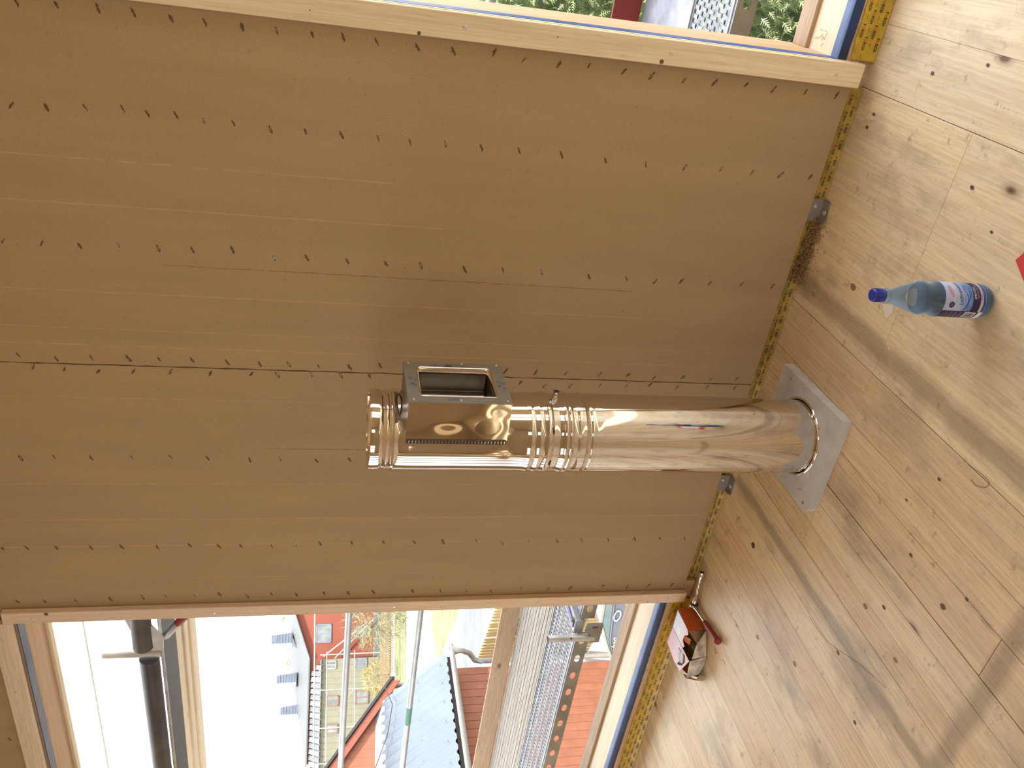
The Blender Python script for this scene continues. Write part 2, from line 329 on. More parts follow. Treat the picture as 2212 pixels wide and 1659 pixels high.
STAPLES=[[(-404,2449),(-398,2355),(-395,2256),(-395,2170),(-399,2077),(-398,1993),(-399,1897),(-397,1808),(-397,1713),(-394,1630),(-396,1538),(-398,1424),(-397,1321),(-387,1203),(-399,1115),(-399,1008),(-392,917),(-397,806),(-400,717),(-403,612),(-398,511),(-394,406),(-398,311),(-394,201),(-394,91)],[(-666,2500),(-663,2413),(-653,2315),(-647,2219),(-655,2156),(-651,2081),(-659,2008),(-659,1928),(-667,1826),(-663,1728),(-664,1625),(-663,1519),(-667,1424),(-662,1318),(-663,1208),(-661,1090),(-662,954),(-667,809),(-667,673),(-666,540),(-660,413),(-662,303),(-661,199),(-658,90)],[(-1061,2581),(-1062,2479),(-1063,2376),(-1053,2268),(-1057,2157),(-1054,2059),(-1046,1942),(-1066,1819),(-1058,1719),(-1062,1594),(-1062,1471),(-1062,1359),(-1065,1215),(-1060,1086),(-1059,954),(-1064,786),(-1065,650),(-1068,545),(-1061,449),(-1062,340),(-1058,219),(-1060,97)],[(-1446,2598),(-1456,2490),(-1448,2386),(-1445,2275),(-1444,2183),(-1444,2080),(-1448,1971),(-1451,1867),(-1449,1773),(-1453,1675),(-1452,1571),(-1441,1468),(-1448,1025),(-1449,914),(-1446,798),(-1448,670),(-1447,560),(-1456,456),(-1449,342),(-1456,227),(-1449,122)],[(-1488,2561),(-1493,2471),(-1498,2371),(-1495,2265),(-1490,2150),(-1493,2026),(-1490,1895),(-1492,1811),(-1485,1699),(-1487,1600),(-1484,1503),(-1493,963),(-1504,870),(-1502,773),(-1497,661),(-1495,558),(-1482,462),(-1495,354),(-1487,231),(-1489,117)],[(-1850,2650),(-1843,2546),(-1846,2430),(-1841,2300),(-1839,2173),(-1843,2050),(-1850,1908),(-1845,1803),(-1850,1675),(-1844,1557)],[(-2254,2768),(-2252,2689),(-2254,2591),(-2255,2475),(-2254,2370),(-2258,2247),(-2251,2132),(-2258,2028),(-2257,1949),(-2262,1835),(-2254,1748),(-2251,1654),(-2250,1532),(-2249,1409),(-2251,1287),(-2250,1172),(-2248,1036),(-2262,926),(-2252,816),(-2256,694),(-2251,589),(-2253,471),(-2250,352),(-2250,238),(-2250,125)],[(-2519,2758),(-2523,2664),(-2525,2557),(-2519,2436),(-2514,2319),(-2514,2234),(-2515,2128),(-2508,2036),(-2524,1932),(-2516,1838),(-2523,1742),(-2519,1633),(-2522,1535),(-2519,1435),(-2521,1273),(-2524,1155),(-2525,1045),(-2534,938),(-2520,808),(-2530,688),(-2528,586),(-2521,438),(-2528,324),(-2524,223),(-2526,113)]]
STAPLES.append([(-2800, 2905), (-3060, 2925), (-3320, 2908), (-3620, 2920), (-3930, 2910)])
for ri, row in enumerate(STAPLES):
    for k, (x, z) in enumerate(row):
        x /= 1000; z /= 1000
        back = z < [1.25, .62, .55, 1.15, 3 if k < 6 else (.01 if k < 11 else 1.2), .01, .12, .78, 0][ri]
        if ri == 1 and k == 0 or ri == 2 and k < 2 or ri == 4 and k < 7: back = True
        o = bpy.data.objects.new('staple_cut', cuts[random.randrange(8)]); COL.objects.link(o)
        o.parent = b3 if x < -2.59 else (b1 if x < SEAM else b2)
        o.location = (x, 2.4899, z); tilt = math.radians(random.uniform(48, 66)) if back else math.radians(random.uniform(18, 34))
        # seen from the room the cut slopes; local x is the long axis
        o.rotation_euler = (0, -tilt if not back else tilt, 0)
        if back: o.rotation_euler = (0, math.radians(random.uniform(125, 142)) - PI / 2 - math.radians(12), 0)
        o.scale = (random.uniform(.8, 1.08),) * 3
# ---------------------------------------------------------------- timber battens beside the openings
def screw(x, y, z, par, s=1.0, ax='y'):
    mb = MB(); r = .0062 * s
    mb.lathe([(0, r), (.0012, r), (.0022, r * .8), (.0024, r * .45), (.0010, r * .42)], seg=14, capt=True)
    o = obj('screw', mb, M_ZINC, par, loc=(x, y, z)); o.rotation_euler = (PI / 2, 0, 0) if ax == 'y' else (0, PI / 2, 0) if ax == 'x' else (0, 0, 0)
    return o
M_PINE = wood('clear_pine_batten', 'Z', (.90, .76, .53), (.80, .64, .40), rough=.55, ks=.5)
t1 = tag(obj('trim_1', MB().box(-.363, -.2915, 2.464, 2.4895, .040, 3.0, b=.0022), M_PINE), kind='structure')
for z in (1.300, .680, .131, 1.95, 2.6): screw(-.327, 2.464, z, t1)
for x, z, r in [(-.357, 1.425, .0055), (-.354, .705, .007), (-.322, 1.03, .0022), (-.333, 1.72, .002)]:
    mb = MB().lathe([(0, r), (.0006, r * .8)], seg=12, capt=True); obj('knot', mb, M_KNOT, t1, loc=(x, 2.464, z), rot=(PI / 2, 0, 0))
t2 = tag(obj('trim_2', MB().box(-2.612, -2.556, 2.464, 2.4895, .040, 2.816, b=.002), W_ZP), kind='structure')
for x, z in ((-2.588, 2.711), (-2.587, 2.056), (-2.582, 1.347), (-2.586, .731), (-2.584, .128)): screw(x, 2.464, z, t2)
for x, z, r in [(-2.564, 2.66, .008), (-2.60, .22, .003), (-2.59, 1.15, .002), (-2.60, 1.7, .002)]:
    obj('knot', MB().lathe([(0, r), (.0006, r * .8)], seg=12, capt=True), M_KNOT, t2, loc=(x, 2.464, z), rot=(PI / 2, 0, 0))
t3 = tag(obj('trim_3', MB().box(-5.0, -2.613, 2.466, 2.4895, 2.790, 2.862, b=.002), W_X), kind='structure')
for x in (-2.70, -3.0, -3.38): screw(x, 2.466, 2.83, t3, .8)
# boxed block beside the foot of the left batten
obj('sole_offcut', MB().box(-2.60, -2.50, 2.488, 2.512, .004, .049), W_OSB, wall)
# ---------------------------------------------------------------- openings: sill, reveal, membrane
def reveal(name, x0, x1, zs, rightjamb, leftjamb):
    wn = tag(empty(name), kind='structure')
    obj('sole_plate', MB().box(x0, x1, 2.506, 2.80, .0, zs - .002), W_OSB, wn)
    obj('sill_board', MB().box(x0, x1, 2.548, 2.700, zs - .02, zs, b=.0008), W_X, wn)
    obj('sill_lath', MB().box(x0, x1, 2.700, 2.790, zs - .03, zs + .014, b=.002), W_BROWN, wn)
    # blue membrane wrapped over the inner sill edge, daylight on top painted as lighter blue
    n = 80; vs = []; 
    for k in range(n + 1):
        x = x0 + (x1 - x0) * k / n; j = [random.uniform(-.001, .001) for _ in range(4)]
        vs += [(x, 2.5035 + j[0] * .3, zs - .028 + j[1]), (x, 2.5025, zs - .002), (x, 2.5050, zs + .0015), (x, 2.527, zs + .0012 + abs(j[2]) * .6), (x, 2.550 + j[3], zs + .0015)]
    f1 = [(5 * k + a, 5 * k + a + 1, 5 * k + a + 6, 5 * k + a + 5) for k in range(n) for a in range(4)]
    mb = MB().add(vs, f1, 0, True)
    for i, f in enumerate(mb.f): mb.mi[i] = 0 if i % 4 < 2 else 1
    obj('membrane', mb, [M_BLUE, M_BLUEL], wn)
    obj('head_board', MB().box(x0, x1, 2.506, 2.775, 2.785, 2.80), W_BROWN2, wn)
    obj('head_membrane', MB().box(x0, x1, 2.500, 2.560, 2.7815, 2.7845), M_BLUE, wn)
    obj('head_batten', MB().box(x0, x1, 2.738, 2.776, 2.772, 2.7845), W_X, wn)
    if leftjamb:
        obj('jamb_board', MB().box(x0 - .012, x0, 2.535, 2.80, zs, 2.79, b=.001), W_JAMB, wn)
        obj('jamb_membrane', MB().box(x0 - .004, x0 + .0014, 2.506, 2.564, .09, 2.78), M_BLUEM, wn)
        obj('jamb_edge', MB().box(x0 - .012, x0 + .0004, 2.4895, 2.506, .05, 2.79), M_PINE, wn)
    return wn
M_BLUEM = plain('mid_blue_membrane', (.045, .10, .32), .45, 0, .3, 14, .2)
W_BROWN2 = wood('head_board_wood', 'X', (.66, .46, .30), (.55, .36, .22), rough=.7)
W_JAMB = wood('jamb_pine', 'Z', (.80, .66, .42), (.70, .54, .32), rough=.5, ks=.5)
win1 = reveal('window_1', -4.35, -2.612, .128, False, False)
win2 = reveal('window_2', -.2905, 2.55, .117, False, True)
# wood fibre chips stuck where jamb meets sill
for k in range(9):
    a = random.uniform(0, PI); x = -.275 + random.uniform(0, .05); y = 2.62 + random.uniform(-.02, .07)
    obj('splinter', MB().tube([(x, y, .1185), (x + .012 * math.cos(a), y + .012 * math.sin(a), .1195 + random.uniform(0, .004))], .0009, 4), M_RAW, win2)
# ---------------------------------------------------------------- yellow sealing tape along the wall foot, printed upside down
def tape(name, x0, x1, ztop, y, label, seed, ts=.012, pitch=.076, mat=None):
    rd = random.Random(seed); n = int((x1 - x0) / .012); vs = []; m_ = 7
    for k in range(n + 1):
        x = x0 + (x1 - x0) * k / n; zt = ztop + rd.uniform(-.003, .003) + .004 * math.sin(x * 9 + seed)
        for j in range(m_):
            t = j / (m_ - 1)
            yy = y - .0012 * rd.random() - .014 * (1 - t) ** 3
            vs.append((x, yy, max(.0012, zt * t + .0012)))
    fs = [(m_ * k + j, m_ * k + j + 1, m_ * (k + 1) + j + 1, m_ * (k + 1) + j) for k in range(n) for j in range(m_ - 1)]
    t = obj(name, MB().add(vs, fs, 0, True), mat or M_YEL)
    tag(t, label, 'tape', 'yellow sealing tapes along the wall foot')
    pb, po = MB(), MB(); T = text_mesh('F', ts, 0, 0, 2, 'LEFT', .0004); T2 = text_mesh('RCH', ts, 0, 0, 2, 'LEFT', .0004)
    for r_ in range(int(ztop / ts / 1.6) + 1):
        zc = .010 + r_ * ts * 1.6
        if zc + .006 > ztop: continue
        x = x0 + .07 + (r_ % 2) * .035
        while x < x1 - .01:
            for (vv, ff), off in ((T, 0), (T2, ts * 1.375)):
                pb.add([(x - (p.x * .95 + off), y - .0065 - (1 - min(1, (zc - p.y) / ztop)) ** 3 * .009, zc + .006 - p.y) for p in vv], ff)
            q = 14; cx = x - ts * .95; cz = zc + .0015
            ring = [(cx + math.cos(2 * PI * a / q) * rr, y - .0065 - (1 - min(1, cz / ztop)) ** 3 * .009, cz + math.sin(2 * PI * a / q) * rr) for rr in (ts * .2, ts * .35) for a in range(q)]
            po.add(ring, [(a, (a + 1) % q, q + (a + 1) % q, q + a) for a in range(q)])
            pb.add([(x - pitch * .68, y - .0058, zc), (x - pitch * .84, y - .0058, zc), (x - pitch * .84, y - .0058, zc + .0011), (x - pitch * .68, y - .0058, zc + .0011)], [(0, 1, 2, 3)])
            x += pitch
    obj('lettering', pb, M_BLACK, t)['kind'] = 'stuff'; obj('ring_print', po, M_ORNG, t)['kind'] = 'stuff'
    return t
tape('sealing_tape', -2.60, -.365, .047, 2.5110, 'yellow printed tape in the shadow gap under the fibreboard wall', 1, .0092, .054, plain('shaded_yellow_tape', (.42, .285, .04), .5, 0, .35, 30, .3))  # shade of the gap is put into this tape's darker yellow
tape('sealing_tape', -4.34, -2.615, .074, 2.5030, 'yellow printed tape under the sill of the left opening, behind the torn box', 2)
tape('sealing_tape', -.285, 2.54, .074, 2.5030, 'yellow printed tape under the sill of the right opening, beyond the batten foot', 3)
# ---------------------------------------------------------------- rest of the room; posts in its openings added to stripe reflections
M_INT = mdf(); M_INT.name = 'fibreboard_rear'
wl = tag(empty('wall_left'), kind='structure')
for a, b_, z0, z1 in ((-3.4, -1.6, 0, 3.05), (-1.6, 1.7, 0, .1), (-1.6, 1.7, 2.7, 3.05), (1.7, 2.5, 0, 3.05), (-.95, -.83, .1, 2.7), (-.2, -.08, .1, 2.7), (.75, .87, .1, 2.7)): obj('fibreboard', MB().box(-5.2, -5.0, a, b_, z0, z1), M_MDF, wl)
wr = tag(empty('wall_right'), kind='structure')
for a, b_, z0, z1 in ((-3.4, .3, 0, 3.05), (.3, 1.6, 2.4, 3.05), (.3, 1.6, 0, .2), (1.6, 2.5, 0, 3.05), (.9, 1.0, .2, 2.4), (.3, 1.6, 1.2, 1.28)): obj('fibreboard', MB().box(2.7, 2.9, a, b_, z0, z1), M_MDF, wr)
wf = tag(empty('wall_front'), kind='structure')
for a, b_, z0, z1 in ((-5.2, -4.8, 0, 3.05), (-2.6, 1.1, 0, 3.05), (2.1, 2.9, 0, 3.05), (-4.8, -2.6, 2.75, 3.05), (-4.8, -2.6, 0, .85), (-4.15, -4.05, .85, 2.75), (-3.4, -3.28, .85, 2.75), (-4.8, -2.6, 1.7, 1.78), (1.1, 2.1, 2.5, 3.05), (1.1, 2.1, 0, .9)): obj('fibreboard', MB().box(a, b_, -3.4, -3.2, z0, z1), M_MDF, wf)
ceil = tag(empty('ceiling'), kind='structure')
for k in range(8):
    a, b_ = -5.2 + k * 1.02, min(2.9, -5.2 + (k + 1) * 1.02 - .004)
    if a < 1.7 and b_ <= 1.95: obj('ceiling_board', MB().box(a, b_, -3.4, 2.8, 3.05, 3.2), W_Y, ceil)
    else:
        obj('ceiling_board', MB().box(a, b_, -3.4, -2.6, 3.05, 3.2), W_Y, ceil); obj('ceiling_board', MB().box(a, b_, 2.1, 2.8, 3.05, 3.2), W_Y, ceil)
obj('ceiling_board', MB().box(2.5, 2.9, -2.6, 2.1, 3.05, 3.2), W_Y, ceil)
rwn = tag(empty('added_skylight'), kind='structure')  # unseen roof opening, added to bring more daylight onto the floor
for a, b_, c, d in ((1.94, 2.5, -2.6, -2.55), (1.94, 2.5, 2.05, 2.1), (1.94, 1.99, -2.55, 2.05), (2.45, 2.5, -2.55, 2.05)): obj('added_skylight_frame', MB().box(a, b_, c, d, 3.0, 3.3), W_Y, rwn)

tag(obj('lower_storey', MB().box(-9.0, 2.9, -3.4, 2.795, -3.3, -.21), M_CONC), kind='structure')
tag(obj('added_shade_slab', MB().box(-9.0, -5.205, -3.4, 2.9, 3.05, 3.2), W_Y), kind='structure')  # unseen slab added to keep the sun off the scaffold
# ================================================================ CHIMNEY PIPE with inspection box
AX, AY = -1.475, 2.15
pipe = tag(empty('chimney_pipe', (AX, AY, 0)), 'polished stainless steel chimney pipe with a square inspection opening, rising from the grey plate', 'chimney pipe')
low = [(.008, .127), (.30, .1298), (.55, .1298), (.785, .1298), (.797, .1300), (.806, .1296), (.815, .1296), (.822, .1306), (.825, .1300), (.829, .1290), (.834, .1302), (.842, .1330), (.8435, .1300), (.850, .1300), (.862, .1302), (.868, .1296), (.876, .1290), (.884, .1296)]
obj('lower_pipe', MB().lathe(low, seg=128), M_CHROME, pipe, sharp=.6)
band = [(.884, .1296), (.888, .1318), (.893, .1328), (.898, .1318), (.900, .1302), (.903, .1320), (.909, .1326), (.915, .1312), (.919, .1288), (.933, .1284), (.943, .1290), (.950, .1292)]
lb = obj('locking_band', MB().lathe(band, seg=128), M_CHROME, pipe, sharp=.6)
up = [(.950, .1292), (.953, .1318), (.960, .1334), (.967, .1334), (.969, .1310), (.980, .1300), (.990, .1302), (.995, .1312), (.998, .1300), (1.010, .1292), (1.017, .1298), (1.022, .1312), (1.027, .1298), (1.036, .1284), (1.10, .1280), (1.40, .1280), (1.432, .1280), (1.440, .1295), (1.445, .1312), (1.448, .1282), (1.451, .1262), (1.4535, .1282), (1.457, .1262), (1.460, .1248), (1.463, .1268), (1.468, .1274), (1.474, .1240), (1.478, .1226), (1.483, .1262), (1.490, .1278), (1.505, .1278), (1.513, .1280), (1.517, .1270), (1.517, .1245), (1.512, .1236)]
upo = obj('upper_pipe', MB().lathe(up, seg=128), M_CHROME, pipe, sharp=.6)
obj('insulation_rim', MB().lathe([(1.510, .1236), (1.507, .1222), (1.500, .112), (1.500, .104)], seg=96), M_GALV, pipe)
obj('inner_liner', MB().lathe([(1.30, .1005), (1.512, .1005), (1.514, .102), (1.512, .1035), (1.500, .104)], seg=96), M_CHROME, pipe)
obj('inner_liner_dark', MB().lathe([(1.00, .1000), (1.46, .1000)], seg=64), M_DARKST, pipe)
# black latch slots of the band
for ang in (-.98, -1.85):
    mb = MB()
    for k in range(4):
        a = ang + k * .03; mb.box(.1326, .1344, -.0012, .0012, .9545 , .9575, 0, M=Matrix.Rotation(a, 4, 'Z'))
    mb.box(.1320, .1340, -.012, .012, .951, .9525, 0, M=Matrix.Rotation(ang + .045, 4, 'Z'))
    obj('latch_slots', mb, M_BLACK, lb)
# measuring nozzle
M_NOZ = steel('nozzle_steel', (.6, .57, .53), .2)
mb = MB().tube([(.122, 0, 0), (.134, 0, 0), (.1345, 0, 0), (.157, 0, 0)], [.0115, .0115, .0092, .0092], 20, cap=False)
mb.tube([(.157, 0, 0), (.150, 0, 0)], [.0075, .0075], 20, mi=1, cap=True)
mb.lathe([(0, .0092), (0, .0075)], seg=2) if False else None
obj('nozzle', mb, [M_NOZ, M_BLACK], pipe, loc=(0, 0, .935))
# foot ring where the pipe passes the plate
obj('foot_ring', MB().lathe([(.0355, .1300), (.0385, .1325), (.0405, .1352), (.0395, .1382), (.0352, .1396)], seg=96), M_CHROME2, pipe)
for o in pipe.children: pass
# inspection box: x from pipe to flange at +.1796, y +-.119, z 1.100..1.414
IB = obj('inspection_box', MB()
    .quad((.045, -.119, 1.102), (.1785, -.119, 1.102), (.1785, -.119, 1.412), (.045, -.119, 1.412))
    .quad((.045, .119, 1.102), (.1785, .119, 1.102), (.1785, .119, 1.412), (.045, .119, 1.412))
    .quad((.02, -.119, 1.102), (.1785, -.119, 1.102), (.1785, .119, 1.102), (.02, .119, 1.102)), M_CHROME2, pipe)
obj('top_sheet', MB().quad((.02, -.119, 1.412), (.1785, -.119, 1.412), (.1785, .119, 1.412), (.02, .119, 1.412)), M_FILM, IB)
# dented front side panel: gently bulged so that it mirrors like the real sheet
n1, n2 = 28, 40; vs = []
for i in range(n1 + 1):
    for j in range(n2 + 1):
        u, v = i / n1, j / n2; edge = (math.sin(PI * u) * math.sin(PI * v)) ** .5
        bul = .5 * .0022 * math.exp(-((u - .52) ** 2 / .06 + (v - .42) ** 2 / .03)) - .5 * .0016 * math.exp(-((u - .35) ** 2 / .05 + (v - .80) ** 2 / .02)) - .6 * .0011 * math.exp(-((u - .8) ** 2 / .03 + (v - .9) ** 2 / .01))
        vs.append((.047 + .1312 * u, -.1192 - bul * edge, 1.4125 - .311 * v))
obj('side_sheet', MB().add(vs, [(i * (n2 + 1) + j, (i + 1) * (n2 + 1) + j, (i + 1) * (n2 + 1) + j + 1, i * (n2 + 1) + j + 1) for i in range(n1) for j in range(n2)], 0, True), M_CHROME3, pipe) if False else None
M_CHROME3 = steel('mirror_side_sheet', (.80, .76, .72), .03)
obj('side_sheet', MB().add(vs, [(i * (n2 + 1) + j, (i + 1) * (n2 + 1) + j, (i + 1) * (n2 + 1) + j + 1, i * (n2 + 1) + j + 1) for i in range(n1) for j in range(n2)], 0, True), M_CHROME3, pipe)
mb = MB()
for k in range(30): # toothed edge between box and pipe
    z = 1.108 + k * .0101; a = -math.acos(.046 / .1285)
    mb.box(.0385, .0468, -.1262, -.1225, z, z + .0034)
obj('toothed_edge', mb, M_CHROME2, IB)['kind'] = 'stuff'; obj('dark_joint', MB().box(.0355, .046, -.1246, -.1215, 1.104, 1.410), M_BLACK, IB)
# flange with opening
ya, yb, za, zb = -.076, .0845, 1.145, 1.370
def rrect(y0, y1, z0, z1, r, n=5):
    out = []
    for cy, cz, a in ((y1 - r, z1 - r, 0), (y0 + r, z1 - r, PI / 2), (y0 + r, z0 + r, PI), (y1 - r, z0 + r, 3 * PI / 2)):
        out += [(cy + r * math.cos(a + k * PI / 2 / n), cz + r * math.sin(a + k * PI / 2 / n)) for k in range(n + 1)]
    return out
def loops(mb, ls, mi=0, sm=True):
    n = len(ls[0]); vs = [p for l in ls for p in l]
    mb.add(vs, [(j * n + k, j * n + (k + 1) % n, (j + 1) * n + (k + 1) % n, (j + 1) * n + k) for j in range(len(ls) - 1) for k in range(n)], mi, sm)
outer = rrect(-.119, .119, 1.100, 1.414, .0012); hole = rrect(ya - .008, yb + .008, za - .008, zb + .008, .016); lip = rrect(ya, yb, za, zb, .010); deep = rrect(ya + .003, yb - .003, za + .003, zb - .003, .008)
mb = MB(); loops(mb, [[(.174, y, z) for y, z in outer], [(.1795, y, z) for y, z in outer], [(.1800, y, z) for y, z in hole]], 0, False)
fl_ = obj('flange', mb, M_FILM, pipe)
mb = MB(); loops(mb, [[(.1800, y, z) for y, z in hole], [(.1812, y, z) for y, z in rrect(ya - .006, yb + .006, za - .006, zb + .006, .015)], [(.1795, y, z) for y, z in rrect(ya - .003, yb + .003, za - .003, zb + .003, .012)], [(.176, y, z) for y, z in lip], [(.160, y, z) for y, z in deep]])
obj('opening_lip', mb, M_CHROME2, pipe)
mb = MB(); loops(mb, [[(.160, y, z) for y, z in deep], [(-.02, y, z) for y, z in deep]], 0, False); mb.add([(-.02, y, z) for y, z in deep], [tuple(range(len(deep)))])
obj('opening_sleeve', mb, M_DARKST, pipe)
for y, z in ((.110, 1.3985), (.1115, 1.2437 - .015), (.111, 1.1145), (-.104, 1.3975), (-.105, 1.256), (-.103, 1.1136)):
    screw(.1798, y, z, fl_, .72, 'x')
# print on the film
def film_text(s, y, z, size, ang, nm='film_print'):
    vv, ff = text_mesh(s, size, .15, 0, 2); ca, sa = math.cos(ang), math.sin(ang)
    # text runs down the picture's right: along -z, letters' tops towards +y
    pts = []; 
    for p in vv:
        u, v = p.x * ca - p.y * sa, p.x * sa + p.y * ca
        pts.append((.1803, y + v, z - u))
    keep = [f for f in ff if all(-.117 < pts[i][1] < .117 and 1.102 < pts[i][2] < 1.412 and not (ya - .008 < pts[i][1] < yb + .008 and za - .008 < pts[i][2] < zb + .008) for i in f)]
    obj(nm, MB().add(pts, keep), M_INK, fl_)
film_text('le Solutions', .018, 1.408, .021, math.radians(-31)); film_text('LASER CO2', -.012, 1.414, .021, math.radians(-31))
film_text('le Solution', .028, 1.150, .021, math.radians(-31)) if False else film_text('olution', .008, 1.136, .021, math.radians(-31)); film_text('R CO2', -.020, 1.135, .021, math.radians(-31)); film_text('CO2', -.1085, 1.296, .017, math.radians(8)); film_text('LASER CO2', -.1155, 1.385, .006, 0)
mb = MB()
for k in range(13):
    a = PI * k / 12 * 1.35 - .55; c, s_ = math.cos(a), math.sin(a); y0, z0 = .096, 1.2725
    q = lambda r, w_: (.1803, max(-.1, min(.1165, y0 + s_ * r + c * w_)), z0 + c * r - s_ * w_)
    mb.add([q(.006, -.001), q(.006, .001), q(.0185, .0001)], [(0, 1, 2)])
mb.add([(.1803, .096 + .005 * math.sin(2 * PI * k / 12), 1.2725 + .009 * math.cos(2 * PI * k / 12)) for k in range(12)], [tuple(range(12))])
for zc in (1.315, 1.228): mb.box(.1802, .1804, .100, .1012, zc - .024, zc + .024).box(.1802, .1804, .095, .1065, zc - .0008, zc + .0008)
obj('sunburst_print', mb, M_INK, fl_)['kind'] = 'stuff'
# ---------------------------------------------------------------- grey plate
pl_ = [(-1.283, 1.952), (-1.640, 1.9505), (-1.662, 1.966), (-1.676, 2.352), (-1.300, 2.356)]
bm = bmesh.new(); n = 64
ov = [bm.verts.new((x - AX, y - AY, .0355)) for x, y in pl_]; iv = [bm.verts.new((.1395 * math.cos(2 * PI * k / n), .1395 * math.sin(2 * PI * k / n), .0355)) for k in range(n)]
es = [bm.edges.new((ov[k], ov[(k + 1) % 5])) for k in range(5)] + [bm.edges.new((iv[k], iv[(k + 1) % n])) for k in range(n)]
bmesh.ops.triangle_fill(bm, edges=es, use_beauty=True)
ext = bmesh.ops.extrude_face_region(bm, geom=bm.faces[:]); bmesh.ops.translate(bm, vec=(0, 0, -.0350), verts=[v for v in ext['geom'] if isinstance(v, bmesh.types.BMVert)])
bmesh.ops.recalc_face_normals(bm, faces=bm.faces[:]); me = bpy.data.meshes.new('floor_plate'); bm.to_mesh(me); bm.free(); me.materials.append(M_CONC)
plate = obj('floor_plate', None, None, raw=me, loc=(AX, AY, 0)); tag(plate, 'square grey fibre cement plate on the floor around the chimney foot', 'plate')
mb = MB()
for x, y, r in ((-.165, -.165, .006), (.10, -.10, .004), (.165, .05, .003), (.15, .14, .004)):
    mb.lathe([(.0356, r), (.0358, r * .5)], cx=x, cy=y, seg=10, capt=True)
mb.tube([(-.13, -.14, .0358), (-.145, -.115, .0358)], .0006, 4)
obj('stain', mb, plain('plate_stain', (.2, .17, .14), .9), plate)['kind'] = 'stuff'
# ---------------------------------------------------------------- steel angle brackets
def bracket(x, y, label, rz=0):
    b = empty('angle_bracket', (x, y, 0), rz); b.scale = (1.22, 1.22, 1.05); tag(b, label, 'bracket', None)
    mb = MB()
    mb.add([(-.032, .0, .0), (.032, .0, .0), (.032, .0, .0505), (-.032, .0, .0505), (-.032, -.003, .003), (.032, -.003, .003), (.032, -.003, .0505), (-.032, -.003, .0505)], [(0, 1, 2, 3), (4, 7, 6, 5), (0, 3, 7, 4), (1, 5, 6, 2), (3, 2, 6, 7)])
    obj('wall_leg', mb, M_GALVD, b)
    n = 6; top = [(-.032, 0), (.032, 0), (.036, -.012), (.033, -.034), (-.022, -.040), (-.036, -.020)]
    obj('floor_leg', MB().prism(top, 'z', .0006, .0040), M_GALVD, b)
    obj('rib', MB().prism([(-.034, -.002), (-.030, -.002), (-.018, -.037), (-.024, -.040)], 'z', .004, .008), M_GALVD, b); obj('rib', MB().prism([(.030, -.002), (.034, -.002), (.035, -.030), (.030, -.032)], 'z', .004, .0065), M_GALVD, b)
    s1 = screw(0, -.022, .004, b, 1.1, 'z'); s2 = screw(.012, -.0032, .030, b, .9)
bracket(-.772, 2.5000, 'small galvanised angle bracket at the wall foot, right of the pipe by the sawdust')
bracket(-1.955, 2.5000, 'small galvanised angle bracket at the wall foot just left of the pipe')
# ---------------------------------------------------------------- sawdust and splinters
M_SAW = plain('sawdust_fluff', (.50, .35, .18), .95, 0, .35, 200)
def dust(name, label, x0, x1, y0, y1, n, hz, s0, s1, mat=M_SAW, yb=None):
    mb = MB()
    for _ in range(n):
        x = random.uniform(x0, x1); y = y1 - abs(random.gauss(0, 1)) * (y1 - y0) * .45; z = random.uniform(0, hz) * max(0, 1 - (y1 - y) / (y1 - y0)); s = random.uniform(s0, s1)
        a = random.uniform(0, 2 * PI); d = Vector((math.cos(a), math.sin(a), random.uniform(-.4, .8))) * s; e = Vector((-math.sin(a), math.cos(a), random.uniform(-.5, .5))) * s * .35; p = Vector((x, y, z + .001))
        mb.add([p - d - e, p + d - e * .3, p + d + e, p - d * .8 + e], [(0, 1, 2, 3)])
    mb.v = [(a, b, max(.0006, c)) for a, b, c in mb.v]
    o = obj(name, mb, mat); tag(o, label, 'sawdust', kind='stuff'); return o
dust('sawdust', 'loose brown wood fibres heaped at the wall foot beside the right bracket', -1.04, -.80, 2.455, 2.507, 2200, .030, .001, .0055, plain('brown_fibre_fluff', (.40, .25, .11), .95, 0, .45, 150))
dust('sawdust', 'thin line of sawdust along the foot of the wall', -.7, 1.2, 2.455, 2.5, 1400, .003, .0006, .0022)
M_CHIP = plain('pale_chip', (.85, .70, .48), .7)
chips = [(-1.005, 2.42), (-1.02, 2.38), (-1.07, 2.30), (-1.03, 2.27), (-.93, 2.18), (-.95, 2.05), (-1.09, 2.04), (-1.16, 1.97), (-1.00, 1.93), (-1.26, 1.86), (-.97, 1.56), (-1.05, 1.78), (-.62, 2.22), (-.52, 1.80), (-.60, 2.36)]
cm = None
CP = ['near the tape end left of the bottle cap', 'between the tape and the dark floor stain', 'on the upper end of the dark floor stain', 'just right of the dark stain', 'beside the hollow knot', 'under the bottle neck', 'on the left rim of the dark stain', 'where saw cut and dark stain meet', 'right of the saw cut below the bottle', 'by the near corner of the grey plate', 'on bare floor left of the bottle base', 'on the right rim of the dark stain', 'near the right bracket', 'above the bottle beside the saw cut', 'below the foot of the right batten']
for k, (x, y) in enumerate(chips):
    if cm is None: cm = MB().prism([(-.004, -.0012), (.0035, -.0016), (.0045, .0008), (-.003, .0016)], 'z', .0002, .0014).mesh('wood_chip'); cm.materials.append(M_CHIP)
    o = bpy.data.objects.new('wood_chip', cm); COL.objects.link(o); o.location = (x, y, 0); o.rotation_euler = (0, 0, random.uniform(0, 6)); s = random.uniform(.6, 1.1); o.scale = (s, s, 1)
    tag(o, 'tiny pale wood chip ' + CP[k], 'wood chip', 'pale wood chips on the floor')
